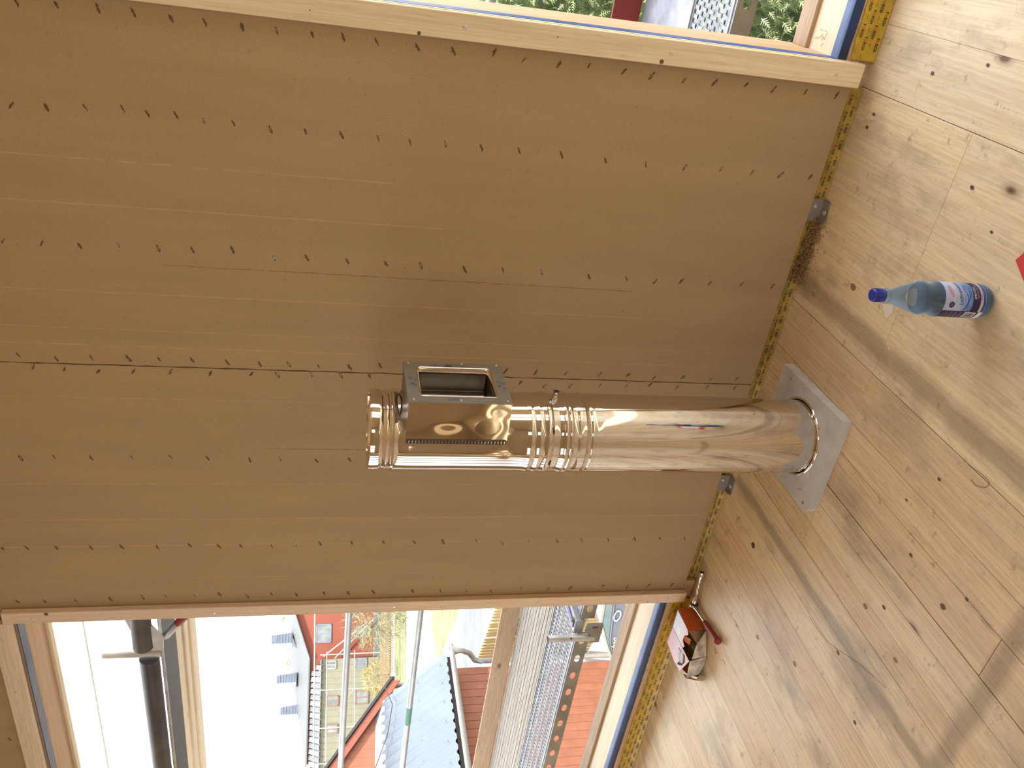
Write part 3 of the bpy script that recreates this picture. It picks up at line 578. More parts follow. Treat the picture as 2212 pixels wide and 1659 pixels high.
# wire loop and pencil curls
def flcurve(name, pts, r, mat, label, cat):
    P = []; pts = [Vector((x, y, z)) for x, y, z in pts]
    for i in range(len(pts) - 1):
        p0, p1, p2, p3 = pts[max(0, i - 1)], pts[i], pts[i + 1], pts[min(len(pts) - 1, i + 2)]
        for k in range(8):
            t = k / 8; P.append(.5 * ((2 * p1) + (p2 - p0) * t + (2 * p0 - 5 * p1 + 4 * p2 - p3) * t * t + (3 * p1 - p0 - 3 * p2 + p3) * t ** 3))
    P.append(pts[-1]); return tag(obj(name, MB().tube(P, r, 5), mat), label, cat)
M_WIRE = plain('dark_thin_wire', (.06, .045, .04), .5)
flcurve('wire_loop', [(-1.104, 1.487, .001), (-1.097, 1.443, .001), (-1.097, 1.412, .001), (-1.103, 1.405, .001), (-1.119, 1.412, .001), (-1.131, 1.435, .001), (-1.130, 1.459, .001)], .0006, M_WIRE, 'thin dark wire loop lying on the floor planks', 'wire')
flcurve('floor_crack', [(-1.975, 1.778, .0003), (-1.962, 1.657, .0003), (-1.896, 1.513, .0003), (-1.851, 1.383, .0003)], .0004, M_DARK, None, None).parent = floor
for k, pts in enumerate([[(-2.607, 2.199, .0006), (-2.621, 2.18, .0006), (-2.603, 2.168, .0006)], [(-2.606, 2.13, .0006), (-2.593, 2.118, .0006), (-2.589, 2.09, .0006)]]):
    o = flcurve('pencil_stroke', pts, .0005, M_WIRE, None, None); o.parent = floor
# ================================================================ BOTTLE
BX, BY = -.7205, 1.676; br = .0442
cdir = Vector((.395, -.919, 0)); rdir = Vector((.919, .395, 0))
bot = tag(empty('water_bottle', (BX, BY, 0)), 'blue plastic water bottle with blue cap and a printed label, standing on the floor', 'bottle')
M_PET = clear('blue_pet', (.94, .97, .985), (.55, .66, .75), .035); M_WATER = clear('water', (.86, .93, .97), (.34, .47, .60), .16)
prof = [(.0, .020), (.0015, .034), (.006, .0395), (.014, .0435), (.024, br), (.030, br), (.151, br), (.155, .0438), (.160, .0415), (.164, .0392), (.170, .0388), (.178, .0400), (.186, .0420), (.195, .0425), (.205, .0410), (.220, .0365), (.235, .0315), (.250, .0265), (.265, .0215), (.277, .0175), (.284, .0158), (.292, .0155), (.3, .0152)]
obj('body', MB().lathe(prof, seg=64, capb=True), M_PET, bot)
wp = [(.002, .018), (.004, .033), (.012, .0415), (.024, br - .0012), (.151, br - .0012), (.160, .0402), (.167, .0376), (.178, .0386), (.188, .0408), (.196, .0410)]
obj('water', MB().lathe(wp, seg=64, capb=True), M_WATER, bot)
obj('water_surface', MB().add([(.0408 * math.cos(2 * PI * k / 64), .0408 * math.sin(2 * PI * k / 64), .196) for k in range(64)], [tuple(range(64))]), clear('water_surface', (.58, .68, .76), (.20, .29, .37), .38, .1, 1.03), bot)
M_CAP = plain('blue_cap', (.015, .035, .33), .32, 0, .1, 30)
mb = MB().lathe([(.2975, .0166), (.2985, .0172), (.3035, .0170), (.3042, .0162), (.3052, .0162), (.307, .0168), (.325, .0160), (.3285, .0150), (.330, .0120), (.3298, .008)], seg=48, capt=True)
cap = obj('cap', mb, M_CAP, bot)
mb = MB()
for k in range(30):
    mb.box(.0160, .01705, -.0005, .0005, .3065, .3245, M=Matrix.Rotation(2 * PI * k / 30, 4, 'Z'))
obj('grip_ribs', mb, M_CAP, cap)
obj('neck_ring', MB().lathe([(.286, .0155), (.287, .0182), (.2895, .0182), (.2905, .0155)], seg=40), M_PET, bot)
def wrapP(a, z, r): d = cdir * math.cos(a) + rdir * math.sin(a); return (d.x * r, d.y * r, z)
def strip(name, a0, a1, z0, z1, r, mat, par, n=None, fz=None):
    a0, a1 = math.radians(a0), math.radians(a1); n = n or max(2, int(abs(a1 - a0) / .12)); m_ = 6; vs = []
    for i in range(n + 1):
        a = a0 + (a1 - a0) * i / n
        for j in range(m_): vs.append(wrapP(a, z0 + (z1 - z0) * j / (m_ - 1), r))
    return obj(name, MB().add(vs, [(m_ * i + j, m_ * (i + 1) + j, m_ * (i + 1) + j + 1, m_ * i + j + 1) for i in range(n) for j in range(m_ - 1)], 0, True), mat, par)
def wrapmesh(name, vv, ff, a0, z0, r, mat, par, sl=0):  # flat (u,v) metres -> cylinder
    pts = []
    for p in vv: pts.append(wrapP(math.radians(a0) + p[0] / r, z0 + p[1] + sl * p[0], r))
    return obj(name, MB().add(pts, ff), mat, par)
mt, n, p = new('label_sky'); t = nd(n, 'ShaderNodeTexCoord'); s = nd(n, 'ShaderNodeSeparateXYZ'); L(n, t.outputs['Object'], s.inputs[0])
f = noise(n, coords(n, (1, 1, 3), False), 30, 3); ad = nd(n, 'ShaderNodeMath', operation='MULTIPLY_ADD'); ad.inputs[1].default_value = 8.5; L(n, s.outputs['Z'], ad.inputs[0]); ad.inputs[2].default_value = -.45
a2 = nd(n, 'ShaderNodeMath', operation='ADD'); L(n, ad.outputs[0], a2.inputs[0]); m2 = nd(n, 'ShaderNodeMath', operation='MULTIPLY_ADD'); L(n, f, m2.inputs[0]); m2.inputs[1].default_value = .55; m2.inputs[2].default_value = -.25; L(n, m2.outputs[0], a2.inputs[1])
L(n, ramp(n, a2.outputs[0], [(.05, (.05, .13, .38)), (.32, (.22, .38, .68)), (.6, (.50, .58, .78)), (.9, (.42, .52, .80))]), p.inputs['Base Color']); p.inputs['Roughness'].default_value = .35
M_SKY = mt
M_NAVY = plain('label_navy', (.022, .012, .08), .4, 0, .1); M_CREAM = plain('label_cream', (.60, .55, .46), .5, 0, .05); M_LBLUE = plain('label_blue', (.03, .08, .38), .4); M_WHITE = plain('white_print', (.82, .82, .84), .5, 0, .03); M_RED = plain('red_print', (.70, .07, .04), .5, 0, .05); M_PALE = plain('pale_print', (.66, .70, .86), .5, 0, .05); M_BWAVE = plain('wave_blue', (.05, .13, .45), .4)
lab = strip('label', -180, 180, .0305, .151, br + .0003, M_SKY, bot)
strip('navy_band', -38, 180, .0480, .0705, br + .0005, M_NAVY, lab); strip('cream_band', -38, 180, .0405, .0480, br + .0005, M_CREAM, lab); strip('blue_band', -38, 180, .0306, .0405, br + .0005, M_LBLUE, lab)
strip('pale_line', -38, 180, .0322, .0328, br + .0007, M_PALE, lab)
strip('navy_panel', -115, -38, .0306, .1509, br + .0006, M_NAVY, lab); strip('barcode_field', -71, -41, .0485, .081, br + .0008, M_WHITE, lab); strip('date_field', -79, -38, .0310, .0430, br + .0008, M_WHITE, lab)
mb = MB(); z = .0515
while z < .078:
    h = random.choice((.0004, .0007, .0011)); a0, a1 = math.radians(-68), math.radians(-44)
    mb.add([wrapP(a0 + (a1 - a0) * k / 6, zz, br + .0010) for zz in (z, z + h) for k in range(7)], [(k, k + 1, k + 8, k + 7) for k in range(6)]); z += h + random.choice((.0004, .0006, .0009))
obj('barcode', mb, M_BLACK, lab)
vv, ff = text_mesh('Lichtenauer', .0150, .12, 0, 3); wrapmesh('brand_lettering', [(p.x * .98, p.y) for p in vv], ff, -16, .0985, br + .0009, M_NAVY, lab, .16)
vv, ff = text_mesh('SPRITZIG', .0085, .18, 0, 3); wrapmesh('band_lettering', [(p.x * 1.05, p.y) for p in vv], ff, 4, .0612, br + .0009, M_WHITE, lab, .02)
vv, ff = text_mesh('MINERALWASSER', .0048, 0, 0, 2); wrapmesh('small_lettering', [(p.x * 1.2, p.y) for p in vv], ff, 2, .0428, br + .0009, M_NAVY, lab)
strip('underline', -2, 62, .0955, .0960, br + .0009, M_NAVY, lab); strip('fine_line', 8, 62, .0570, .0574, br + .0009, M_PALE, lab); strip('fine_line', 8, 62, .0545, .0548, br + .0009, M_PALE, lab)
mb = MB()   # red fan of rays above the lettering
for k in range(8):
    t = k / 7; a = math.radians(12 + 36 * t); zc = .125 + .006 * t; ln = .0060 + .0065 * math.sin(PI * (t * .8 + .1)); dx = -.10 + .02 * k; w0 = .030
    mb.add([wrapP(a, zc, br + .0009), wrapP(a + w0 * .55, zc + .0004, br + .0009), wrapP(a + w0 + dx * .35, zc + ln, br + .0009), wrapP(a - w0 * .3 + dx * .35, zc + ln * .95, br + .0009)], [(0, 1, 2, 3)])
obj('ray_fan', mb, M_RED, lab)
mb = MB()   # pale sun rays behind the lettering
for k in range(16):
    t = 2 * PI * k / 16; u0, z0 = .0145, .1105; q = lambda r, w_: wrapP((u0 + math.cos(t + w_) * r) / br, z0 + math.sin(t + w_) * r, br + .00055)
    mb.add([q(.003, -.15), q(.003, .15), q(.024 if k % 2 else .017, .0)], [(0, 1, 2)])
obj('sun_rays', mb, M_PALE, lab)
mb = MB()   # waves
for k in range(3):
    pts = []; 
    for i in range(13):
        u = -.0295 + i * .0062; zc = .079 + k * .0045 + .004 * math.sin(i * .55 + k); pts.append((u, zc))
    mb.add([wrapP(u / br, z_ + h, br + .0007) for u, z_ in pts for h in (0, .0022)], [(2 * i, 2 * i + 2, 2 * i + 3, 2 * i + 1) for i in range(12)])
obj('wave_print', mb, M_BWAVE, lab)
def ldisc(name, a, z, r, mat, off): mb = MB().add([wrapP(math.radians(a) + math.cos(2 * PI * k / 20) * r / br, z + math.sin(2 * PI * k / 20) * r, br + off) for k in range(20)], [tuple(range(20))]); return obj(name, mb, mat, lab)
ldisc('badge_rim', -16.5, .1305, .0088, M_PALE, .0009); ldisc('badge', -16.5, .1305, .0078, M_NAVY, .0011)
mb = MB()
for k in range(3): mb.add([wrapP(math.radians(-16.5) + u / br, .1275 + k * .0025 + h, br + .0013) for u, h in ((-.004, 0), (.004, 0), (.004, .0011), (-.004, .0011))], [(0, 1, 2, 3)])
obj('badge_print', mb, plain('grey_print', (.25, .24, .34), .5), lab)
for k in range(4): strip('panel_print', -68 + 5 * (k % 2), -42, .090 + k * .0135, .0955 + k * .0135, br + .0009, plain('panel_grey', (.12, .11, .20), .5), lab)
mb = MB()    # bubbles clinging under the shoulder
bub = MB()
for k in range(70):
    a = random.uniform(-1.5, 1.5); z = random.uniform(.158, .196); r = .040 if z < .17 or z > .19 else .039
    c = Vector(wrapP(a, z, r + .0008)); s_ = random.uniform(.0005, .0012)
    bub.add([c + Vector(v) * s_ for v in ((1, 0, 0), (-1, 0, 0), (0, 1, 0), (0, -1, 0), (0, 0, 1), (0, 0, -1))], [(0, 2, 4), (2, 1, 4), (1, 3, 4), (3, 0, 4), (2, 0, 5), (1, 2, 5), (3, 1, 5), (0, 3, 5)])
ob = obj('bubbles', bub, plain('dark_bubble', (.10, .15, .20), .2), bot); ob['kind'] = 'stuff'  # bubbles have one dark blue grey colour
# ---------------------------------------------------------------- red card, white shard
C = Vector((-.590, 1.639, 0)); e1 = Vector((.87, -.49, 0)) * .30; e2 = Vector((-.54, -.84, 0)) * .22
mb = MB(); q = [C, C + e1, C + e1 + e2, C + e2]; mb.prism([(v.x, v.y) for v in q], 'z', .0003, .0028)
rc = tag(obj('red_card', mb, plain('red_card', (.62, .06, .05), .55, 0, .08)), 'corner of a red card sheet on the floor at the edge of the picture', 'card')
mb = MB(); q = [C + e1 * .2 + e2 * .25, C + e1 * .85 + e2 * .25, C + e1 * .85 + e2 * .9, C + e1 * .2 + e2 * .9]; mb.prism([(v.x, v.y) for v in q], 'z', .0028, .0034); obj('white_print_field', mb, M_WHITE, rc)
mb = MB().prism([(-.902, 2.032), (-.880, 1.985), (-.905, 1.975), (-.931, 1.990)], 'z', .0004, .0016)
tag(obj('paper_shard', mb, plain('white_paper', (.80, .76, .70), .7, 0, .04)), 'white pointed paper shard on the floor behind the bottle neck', 'paper')
# ---------------------------------------------------------------- torn cardboard box
cb = tag(empty('cardboard_box', (-2.72, 2.33, 0)), 'torn open small cardboard box with orange side, black inside, beside the left opening', 'box')
def P(x, y, z): return (x + 2.72, y - 2.33, z)
def sheet(name, pts, mat, par=cb, th=.0016, mat2=None):
    pts = [Vector(P(*q)) for q in pts]; nrm = (pts[1] - pts[0]).cross(pts[-1] - pts[0]).normalized() * th; n_ = len(pts)
    mb = MB(); mb.add(pts, [tuple(range(n_))], 0); mb.add([q + nrm for q in pts], [tuple(range(n_))[::-1]], 1)
    mb.add(pts + [q + nrm for q in pts], [(i, (i + 1) % n_, n_ + (i + 1) % n_, n_ + i) for i in range(n_)], 1)
    return obj(name, mb, [mat, mat2 or M_CARD], par)
M_CARD = plain('brown_cardboard', (.36, .24, .13), .85, 0, .15, 30); M_CARDO = plain('orange_cardboard', (.60, .13, .02), .6, 0, .08, 8); M_CARDB = plain('black_inside', (.03, .024, .02), .8)
M_CARDG = plain('scuffed_grey_cardboard', (.66, .60, .52), .9, 0, .45, 26)
def prints(name, stops, ax, off, sc):
    mt, n, p = new(name); t = nd(n, 'ShaderNodeTexCoord'); s = nd(n, 'ShaderNodeSeparateXYZ'); L(n, t.outputs['Object'], s.inputs[0]); f = noise(n, coords(n, (1, 1, 1), False), 16, 2)
    a = nd(n, 'ShaderNodeMath', operation='MULTIPLY_ADD'); L(n, s.outputs[ax], a.inputs[0]); a.inputs[1].default_value = sc; a.inputs[2].default_value = off
    b = nd(n, 'ShaderNodeMath', operation='MULTIPLY_ADD'); L(n, f, b.inputs[0]); b.inputs[1].default_value = .5; L(n, a.outputs[0], b.inputs[2]); L(n, ramp(n, b.outputs[0], stops), p.inputs['Base Color']); p.inputs['Roughness'].default_value = .4; return mt
M_P1 = prints('pale_pink_print', [(.1, (.62, .40, .36)), (.45, (.66, .58, .58)), (.8, (.60, .64, .70))], 1, .1, 6)
M_P2 = prints('pink_orange_print', [(.12, (.68, .22, .08)), (.35, (.66, .34, .28)), (.6, (.64, .48, .46)), (.85, (.62, .34, .36))], 1, .45, 4)
sheet('bottom', [(-2.828, 2.222, .001), (-2.70, 2.222, .001), (-2.617, 2.30, .001), (-2.617, 2.432, .001), (-2.828, 2.432, .001)], M_CARDB)
sheet('right_side', [(-2.617, 2.302, .001), (-2.617, 2.432, .001), (-2.617, 2.432, .080), (-2.617, 2.302, .080)], M_CARD, mat2=M_CARDO)
obj('right_print', MB().add([P(-2.6140, 2.304, .003), P(-2.6140, 2.431, .003), P(-2.6140, 2.431, .078), P(-2.6140, 2.304, .078)], [(0, 1, 2, 3)]), M_CARDO, cb)
obj('thumb_notch', MB().add([P(-2.6135, 2.304 + .016 * math.sin(t), .022 + .012 * math.cos(t)) for t in [PI * k / 10 for k in range(11)]], [tuple(range(11))]), M_CARD, cb)
sheet('back_side', [(-2.828, 2.432, .001), (-2.617, 2.432, .001), (-2.617, 2.432, .080), (-2.828, 2.432, .080)], M_CARDO)
sheet('left_side', [(-2.828, 2.222, .001), (-2.828, 2.432, .001), (-2.828, 2.432, .080), (-2.828, 2.300, .080), (-2.822, 2.240, .055)], M_CARDO)
sheet('front_side', [(-2.800, 2.224, .001), (-2.694, 2.226, .001), (-2.712, 2.220, .080), (-2.800, 2.205, .078)], M_CARDG, mat2=M_CARDG)
sheet('front_torn_tab', [(-2.820, 2.200, .001), (-2.775, 2.185, .001), (-2.785, 2.205, .020), (-2.83, 2.215, .022)], M_CARD)
sheet('left_torn_edge', [(-2.845, 2.222, .003), (-2.80, 2.195, .055), (-2.805, 2.207, .078), (-2.828, 2.25, .07)], M_CARD)
sheet('inner_flap', [(-2.618, 2.302, .079), (-2.619, 2.304, .003), (-2.600, 2.285, .003), (-2.655, 2.262, .045)], M_CARD)
sheet('standing_flap', [(-2.698, 2.229, .003), (-2.604, 2.292, .003), (-2.590, 2.270, .022), (-2.640, 2.240, .062), (-2.690, 2.212, .080)], M_CARDG, mat2=M_CARDG)
sheet('dark_inner_wall', [(-2.70, 2.24, .002), (-2.70, 2.42, .002), (-2.70, 2.42, .070), (-2.70, 2.25, .045)], M_CARDB)
t1_ = sheet('top_flap', [(-2.622, 2.428, .0805), (-2.723, 2.424, .0805), (-2.718, 2.300, .0805), (-2.700, 2.290, .0805), (-2.692, 2.318, .0805), (-2.662, 2.318, .0805), (-2.642, 2.300, .0805), (-2.628, 2.292, .0805), (-2.616, 2.310, .0805)], M_CARD, mat2=M_P1)
t2_ = sheet('lid', [(-2.7255, 2.424, .0805), (-2.827, 2.428, .0805), (-2.838, 2.330, .0805), (-2.826, 2.262, .0805), (-2.715, 2.222, .0805), (-2.7215, 2.300, .0805)], M_CARD, mat2=M_P2)
obj('pale_square_print', MB().add([P(x, y, .0824) for x, y in ((-2.668, 2.388), (-2.70, 2.386), (-2.70, 2.352), (-2.670, 2.356))], [(0, 1, 2, 3)]), M_WHITE, t1_)
obj('photo_print', MB().add([P(x, y, .0824) for x, y in ((-2.826, 2.300), (-2.790, 2.262), (-2.755, 2.248), (-2.728, 2.262), (-2.735, 2.285), (-2.78, 2.290))], [tuple(range(6))]), M_CARDB, t2_)
obj('grey_print_patch', MB().add([P(x, y, .0827) for x, y in ((-2.800, 2.292), (-2.776, 2.262), (-2.742, 2.270), (-2.733, 2.306), (-2.776, 2.318))], [tuple(range(5))]), plain('grey_photo', (.42, .37, .34), .5, 0, .5, 60), t2_)
vv, ff = text_mesh('TJEP', .022, 0, 0, 2) if False else text_mesh('TILL', .020, 0, 0, 2)
obj('box_lettering', MB().add([P(-2.742 - p.y * .9, 2.330 - p.x * .9, .0831) for p in vv], ff), M_BLACK, t2_)
sheet('orange_tab', [(-2.692, 2.318, .079), (-2.662, 2.318, .079), (-2.652, 2.285, .066), (-2.684, 2.283, .066)], M_CARDO, mat2=M_CARDO)
sheet('floor_strip', [(-2.70, 2.245, .012), (-2.645, 2.28, .012), (-2.655, 2.30, .03), (-2.71, 2.27, .03)], M_CARDO)
# ---------------------------------------------------------------- ratchet with extension and socket
rt = tag(empty('socket_wrench', (-2.585, 2.418, 0)), 'chrome ratchet wrench with a red handle and long socket, lying against the torn box', 'wrench')
def Q(x, y, z): return (x + 2.585, y - 2.418, z)
M_TOOL = steel('tool_chrome', (.72, .70, .68), .12); M_HAND = plain('red_rubber', (.27, .035, .025), .5, 0, .1)
h0 = Vector(Q(-2.585, 2.418, .020)); h1 = Vector(Q(-2.535, 2.165, .019)); dd = (h1 - h0).normalized()
obj('handle', MB().tube([h0 + dd * .118, h0 + dd * .124, h0 + dd * .15, h0 + dd * .19, h0 + dd * .225, h0 + dd * .245, h0 + dd * .256, h0 + dd * .2575], [.0095, .0125, .0135, .0125, .0135, .0165, .0160, .010], 20), M_HAND, rt)
obj('shank', MB().tube([h0, h0 + dd * .03, h0 + dd * .05, h0 + dd * .12], [.013, .0085, .0072, .0072], 16), M_TOOL, rt)
ed = (Vector(Q(-2.405, 2.437, .020)) - Vector(Q(-2.565, 2.416, .020))).normalized(); e0 = Vector(Q(-2.592, 2.4155, .020))
obj('ratchet_head', MB().tube([e0 - ed * .004, e0 - ed * .002, e0 + ed * .014, e0 + ed * .016], [.016, .0188, .0188, .016], 28), M_TOOL, rt)
obj('dark_collar', MB().tube([e0 + ed * .016, e0 + ed * .022], [.0165, .0165], 24), M_BLACK, rt)
obj('reverse_lever', MB().tube([e0 - ed * .004, e0 - ed * .008 , e0 - ed * .011 - dd * .010], [.006, .005, .003], 10), M_TOOL, rt)
obj('extension', MB().tube([e0 + ed * .022, e0 + ed * .048, e0 + ed * .052, e0 + ed * .060, e0 + ed * .064, e0 + ed * .130, e0 + ed * .134], [.0125, .0125, .0095, .0095, .0065, .0065, .0085], 18), M_TOOL, rt)
so_ = obj('socket', MB().tube([e0 + ed * .134, e0 + ed * .150, e0 + ed * .154, e0 + ed * .188, e0 + ed * .190], [.0090, .0090, .0115, .0118, .0112], 24, cap=False), M_TOOL, rt)
obj('socket_bore', MB().tube([e0 + ed * .1895, e0 + ed * .189], [.0098, .0098], 6), M_BLACK, so_)
obj('socket_bore_rim', MB().tube([e0 + ed * .1898, e0 + ed * .1888], [.0112, .0100], 24, cap=False), M_TOOL, so_)
# ================================================================ OUTDOORS
KOUT = .62
W_YG = wood('fence_wood', 'Z', (.38, .29, .15), (.27, .20, .09), rough=.8, knots=False)
M_HOLE = plain('galvanised_deck', (.52, .53, .55), .5, .45, .2, 20)
def holes_plate(x0, x1, y0, y1, nx, ny, zf, rx, ry, stag=True, rim=0):
    """plate with real oval holes in (u,v); zf maps (u,v,h)->xyz"""
    mb = MB(); du, dv = (x1 - x0) / nx, (y1 - y0) / ny; K = 8
    for i in range(nx):
        for j in range(ny):
            cu = x0 + (i + .5) * du; cv = y0 + (j + .5) * dv; off = .25 * du * (1 if j % 2 else -1) if stag else 0
            sq = [(1, 0), (1, 1), (0, 1), (-1, 1), (-1, 0), (-1, -1), (0, -1), (1, -1)]
            outer = [zf(cu + a * du / 2, cv + b * dv / 2, 0) for a, b in sq]
            inner = [zf(cu + off + math.cos(k * PI / 4) * rx, cv + math.sin(k * PI / 4) * ry, rim) for k in range(8)]
            mb.add(outer + inner, [(k, (k + 1) % 8, 8 + (k + 1) % 8, 8 + k) for k in range(8)])
    return mb
def steel_plank(x0, x1, label, nx):
    p = tag(empty('scaffold_plank', ((x0 + x1) / 2, 3.3, .223)), label, 'scaffold deck'); cx = (x0 + x1) / 2
    nn = int((x1 - x0) / .034)
    obj('perforated_deck', holes_plate(x0 - cx, x1 - cx, -.165, .175, nn, 9, lambda u, v, h: (u, v, h), .0105, .0085, True, .005), M_HOLE, p)
    obj('edge_fold', MB().box(x0 - cx, x1 - cx, .175, .200, -.004, .004).box(x0 - cx, x1 - cx, .186, .190, .004, .010).box(x0 - cx, x1 - cx, -.205, -.165, -.004, .001).box(x0 - cx, x1 - cx, -.190, -.186, .001, .005), M_HOLE, p)
    m1 = int((x1 - x0) / .143)
    obj('side_channel', holes_plate(x0 - cx, x1 - cx, -.075, 0, m1, 1, lambda u, v, h: (u, -.206, v), .030, .017, False), M_GALVD, p)
    obj('side_channel_fold', MB().box(x0 - cx, x1 - cx, -.206, -.180, -.078, -.075), M_GALVD, p)
    return p
steel_plank(-8.3, -3.49, 'perforated steel scaffold plank with oval side holes outside the left opening', 70)
steel_plank(-3.38, .9, 'perforated steel scaffold plank outside the right opening', 130)
pk = tag(empty('timber_deck_board', (-4.6, 3.82, .2)), 'weathered grey grooved timber deck board of the scaffold outside the left opening', 'scaffold deck')
for k in range(22):
    y0 = -.31 + k * .0282; w_ = .0215 if k % 3 else .0255
    obj('grooved_strip', MB().box(-3.7, 1.105, y0, y0 + w_, -.02, .020 + .002 * (k % 2), b=.002), W_GREY, pk)
obj('board_core', MB().box(-3.7, 1.105, -.315, .31, -.03, .006), W_GREY, pk)
sp = tag(empty('sheet_deck', (-1.3, 3.82, .2)), 'flat galvanised deck sheet with rust flecks outside the right opening', 'scaffold deck')
obj('sheet', MB().box(-2.08, 2.2, -.298, .30, -.01, .016, b=.002), plain('rusty_pale_sheet', (.50, .50, .54), .5, .3, .35, 8), sp)
obj('violet_edge', MB().box(-2.08, 2.2, -.314, -.302, -.01, .020), plain('violet_paint', (.16, .09, .32), .5), sp)
tb = tag(obj('toe_board', MB().box(-8.3, -3.44, 4.15, 4.168, .220, .358, b=.002), W_BROWN), 'brown wooden toe board on the far edge of the scaffold, left opening', 'toe board')
tb2 = tag(obj('toe_board', MB().box(-3.40, .9, 4.15, 4.168, .220, .358, b=.002), plain('red_painted_board', (.30, .035, .025), .6, 0, .15, 6)), 'dark red toe board on the scaffold outside the right opening', 'toe board')
M_TUBE = plain('scaffold_tube', (.62, .63, .63), .42, .6, .12, 8)
for z, lab_ in ((1.444, 'upper grey scaffold guard rail crossing the left opening'), (.942, 'lower grey scaffold guard rail with green tape crossing the left opening')):
    r_ = empty('guard_rail', (-3, 4.2, z)); tag(r_, lab_, 'guard rail'); obj('tube', MB().tube([(-5.4, 0, 0), (4.2, 0, 0)], .0242, 16), M_TUBE, r_)
    if z < 1: obj('green_tape', MB().tube([(-2.70, 0, 0), (-2.50, 0, 0)], .0252, 16), plain('green_tape', (.16, .42, .30), .5), r_)
tag(obj('guard_rail', MB().tube([(-8.2, 4.2, 3.17), (1.2, 4.2, 3.17)], .013, 12), plain('pale_rail', (.55, .57, .56), .5, 0, .2, 40)), 'thin pale rail high up in the white sky of the left opening', 'guard rail')
for x in (-1.62, .85):
    for y, nm in ((4.24, 'outer'), (3.02, 'inner')):
        tag(obj('scaffold_standard', MB().tube([(x, y, -3.3), (x, y, 4.4)], .0242, 12), M_TUBE), 'vertical scaffold tube hidden behind the wall, %s side %s' % (nm, 'left' if x < 0 else 'right'), 'scaffold tube')
M_BARGE2 = plain('dull_red_sticker', (.28, .06, .04), .6); M_RTAPE = plain('red_tape', (.50, .09, .08), .5)
def spigot(x, y, z0, z1, label, rr_=.0195):
    s = tag(empty('scaffold_spigot', (x, y, z0)), label, 'scaffold spigot'); h = z1 - z0
    mb = MB().tube([(0, 0, 0), (0, 0, h - .006), (0, 0, h)], [rr_, rr_, rr_ - .002], 18, cap=False); mb.tube([(0, 0, h - .02), (0, 0, h - .021)], [.016, .016], 12, mi=1)
    obj('tube', mb, [M_GALV, M_BLACK], s); obj('bolt_hole', MB().tube([(.012, -.0155, h * .52), (.013, -.0175, h * .52)], .005, 10), M_BLACK, s); return s
s1 = spigot(-3.490, 3.055, .135, .405, 'grey tube stub standing at the near edge of the lower scaffold deck')
obj('head_plate', MB().prism([(-.03, -.03), (.10, -.03), (.10, .055), (.045, .06), (.035, .03), (-.03, .03)], 'y', -.012, .012), M_GALVD, s1)
obj('red_sticker', MB().box(.085, .097, -.014, -.012, .0, .03), M_BARGE2, s1)
tr = tag(empty('scaffold_transom', (-3.435, 3.6, .25)), 'pale steel transom with a violet stripe crossing the lower scaffold deck', 'scaffold transom')
obj('beam', MB().box(-.048, .048, -.52, .535, -.05, .004, b=.003), M_HOLE, tr); obj('violet_stripe', MB().box(-.018, .018, -.50, .53, .004, .010), plain('violet_stripe', (.13, .07, .30), .45), tr)
obj('green_wedge', MB().box(.02, .038, -.50, -.475, .0, .022, b=.003), plain('lime_wedge', (.28, .36, .18), .6), tr)
s2 = spigot(-3.405, 3.0, 2.40, 2.668, 'grey tube stub standing on the upper scaffold frame against the sky', .0235)
obj('gusset', MB().prism([(0.0, .03), (.02, -.01), (.10, -.015), (.30, .10), (.30, .16), (.12, .115), (.045, .08)], 'y', -.01, .01), M_GALV, s2)
br_ = tag(empty('diagonal_brace', (-3.36, 3.055, 2.39)), 'diagonal galvanised brace with red tape on the upper scaffold', 'brace')
obj('bar', MB().tube([(0, 0, 0), (.60, .02, -.44)], .020, 4), M_GALV, br_); obj('red_tape', MB().tube([(.085, .003, -.062), (.165, .0055, -.121)], .0212, 4), M_RTAPE, br_)
ub = tag(empty('upper_scaffold_beam', (-2, 3.0, 2.46)), 'dark rounded steel edge beam of the upper scaffold deck', 'scaffold beam')
obj('beam_left', MB().tube([(-5.4, .0, -.0), (-1.44, .0, .0)], .047, 20), plain('dark_steel', (.115, .105, .10), .5, .5, .25, 8), ub)
obj('beam_right', MB().tube([(-1.36, .0, .020), (-.2, .0, .020)], .047, 20), plain('dark_steel_bent', (.16, .145, .125), .55, .4, .25, 8), ub)
obj('light_lip', MB().box(-5.4, .4, .030, .038, -.062, -.050), M_GALV, ub); obj('steel_soffit', MB().box(-5.4, .4, .04, .33, -.058, -.045), plain('dark_soffit', (.13, .13, .12), .6, .3), ub)
uw = tag(empty('upper_deck_boards', (-2, 3.6, 2.42)), 'tan timber boards of the upper scaffold deck seen from below', 'scaffold deck')
for k, (a, b_, dz) in enumerate(((-.27, -.13, 0), (-.125, -.085, -.012), (-.08, .05, .002), (.055, .12, -.010), (.125, .27, .0))):
    obj('board', MB().box(-5.4, .4, a, b_, -.02 + dz, .02, b=.003), [W_X, W_GREYL][k % 2] if False else W_X, uw)
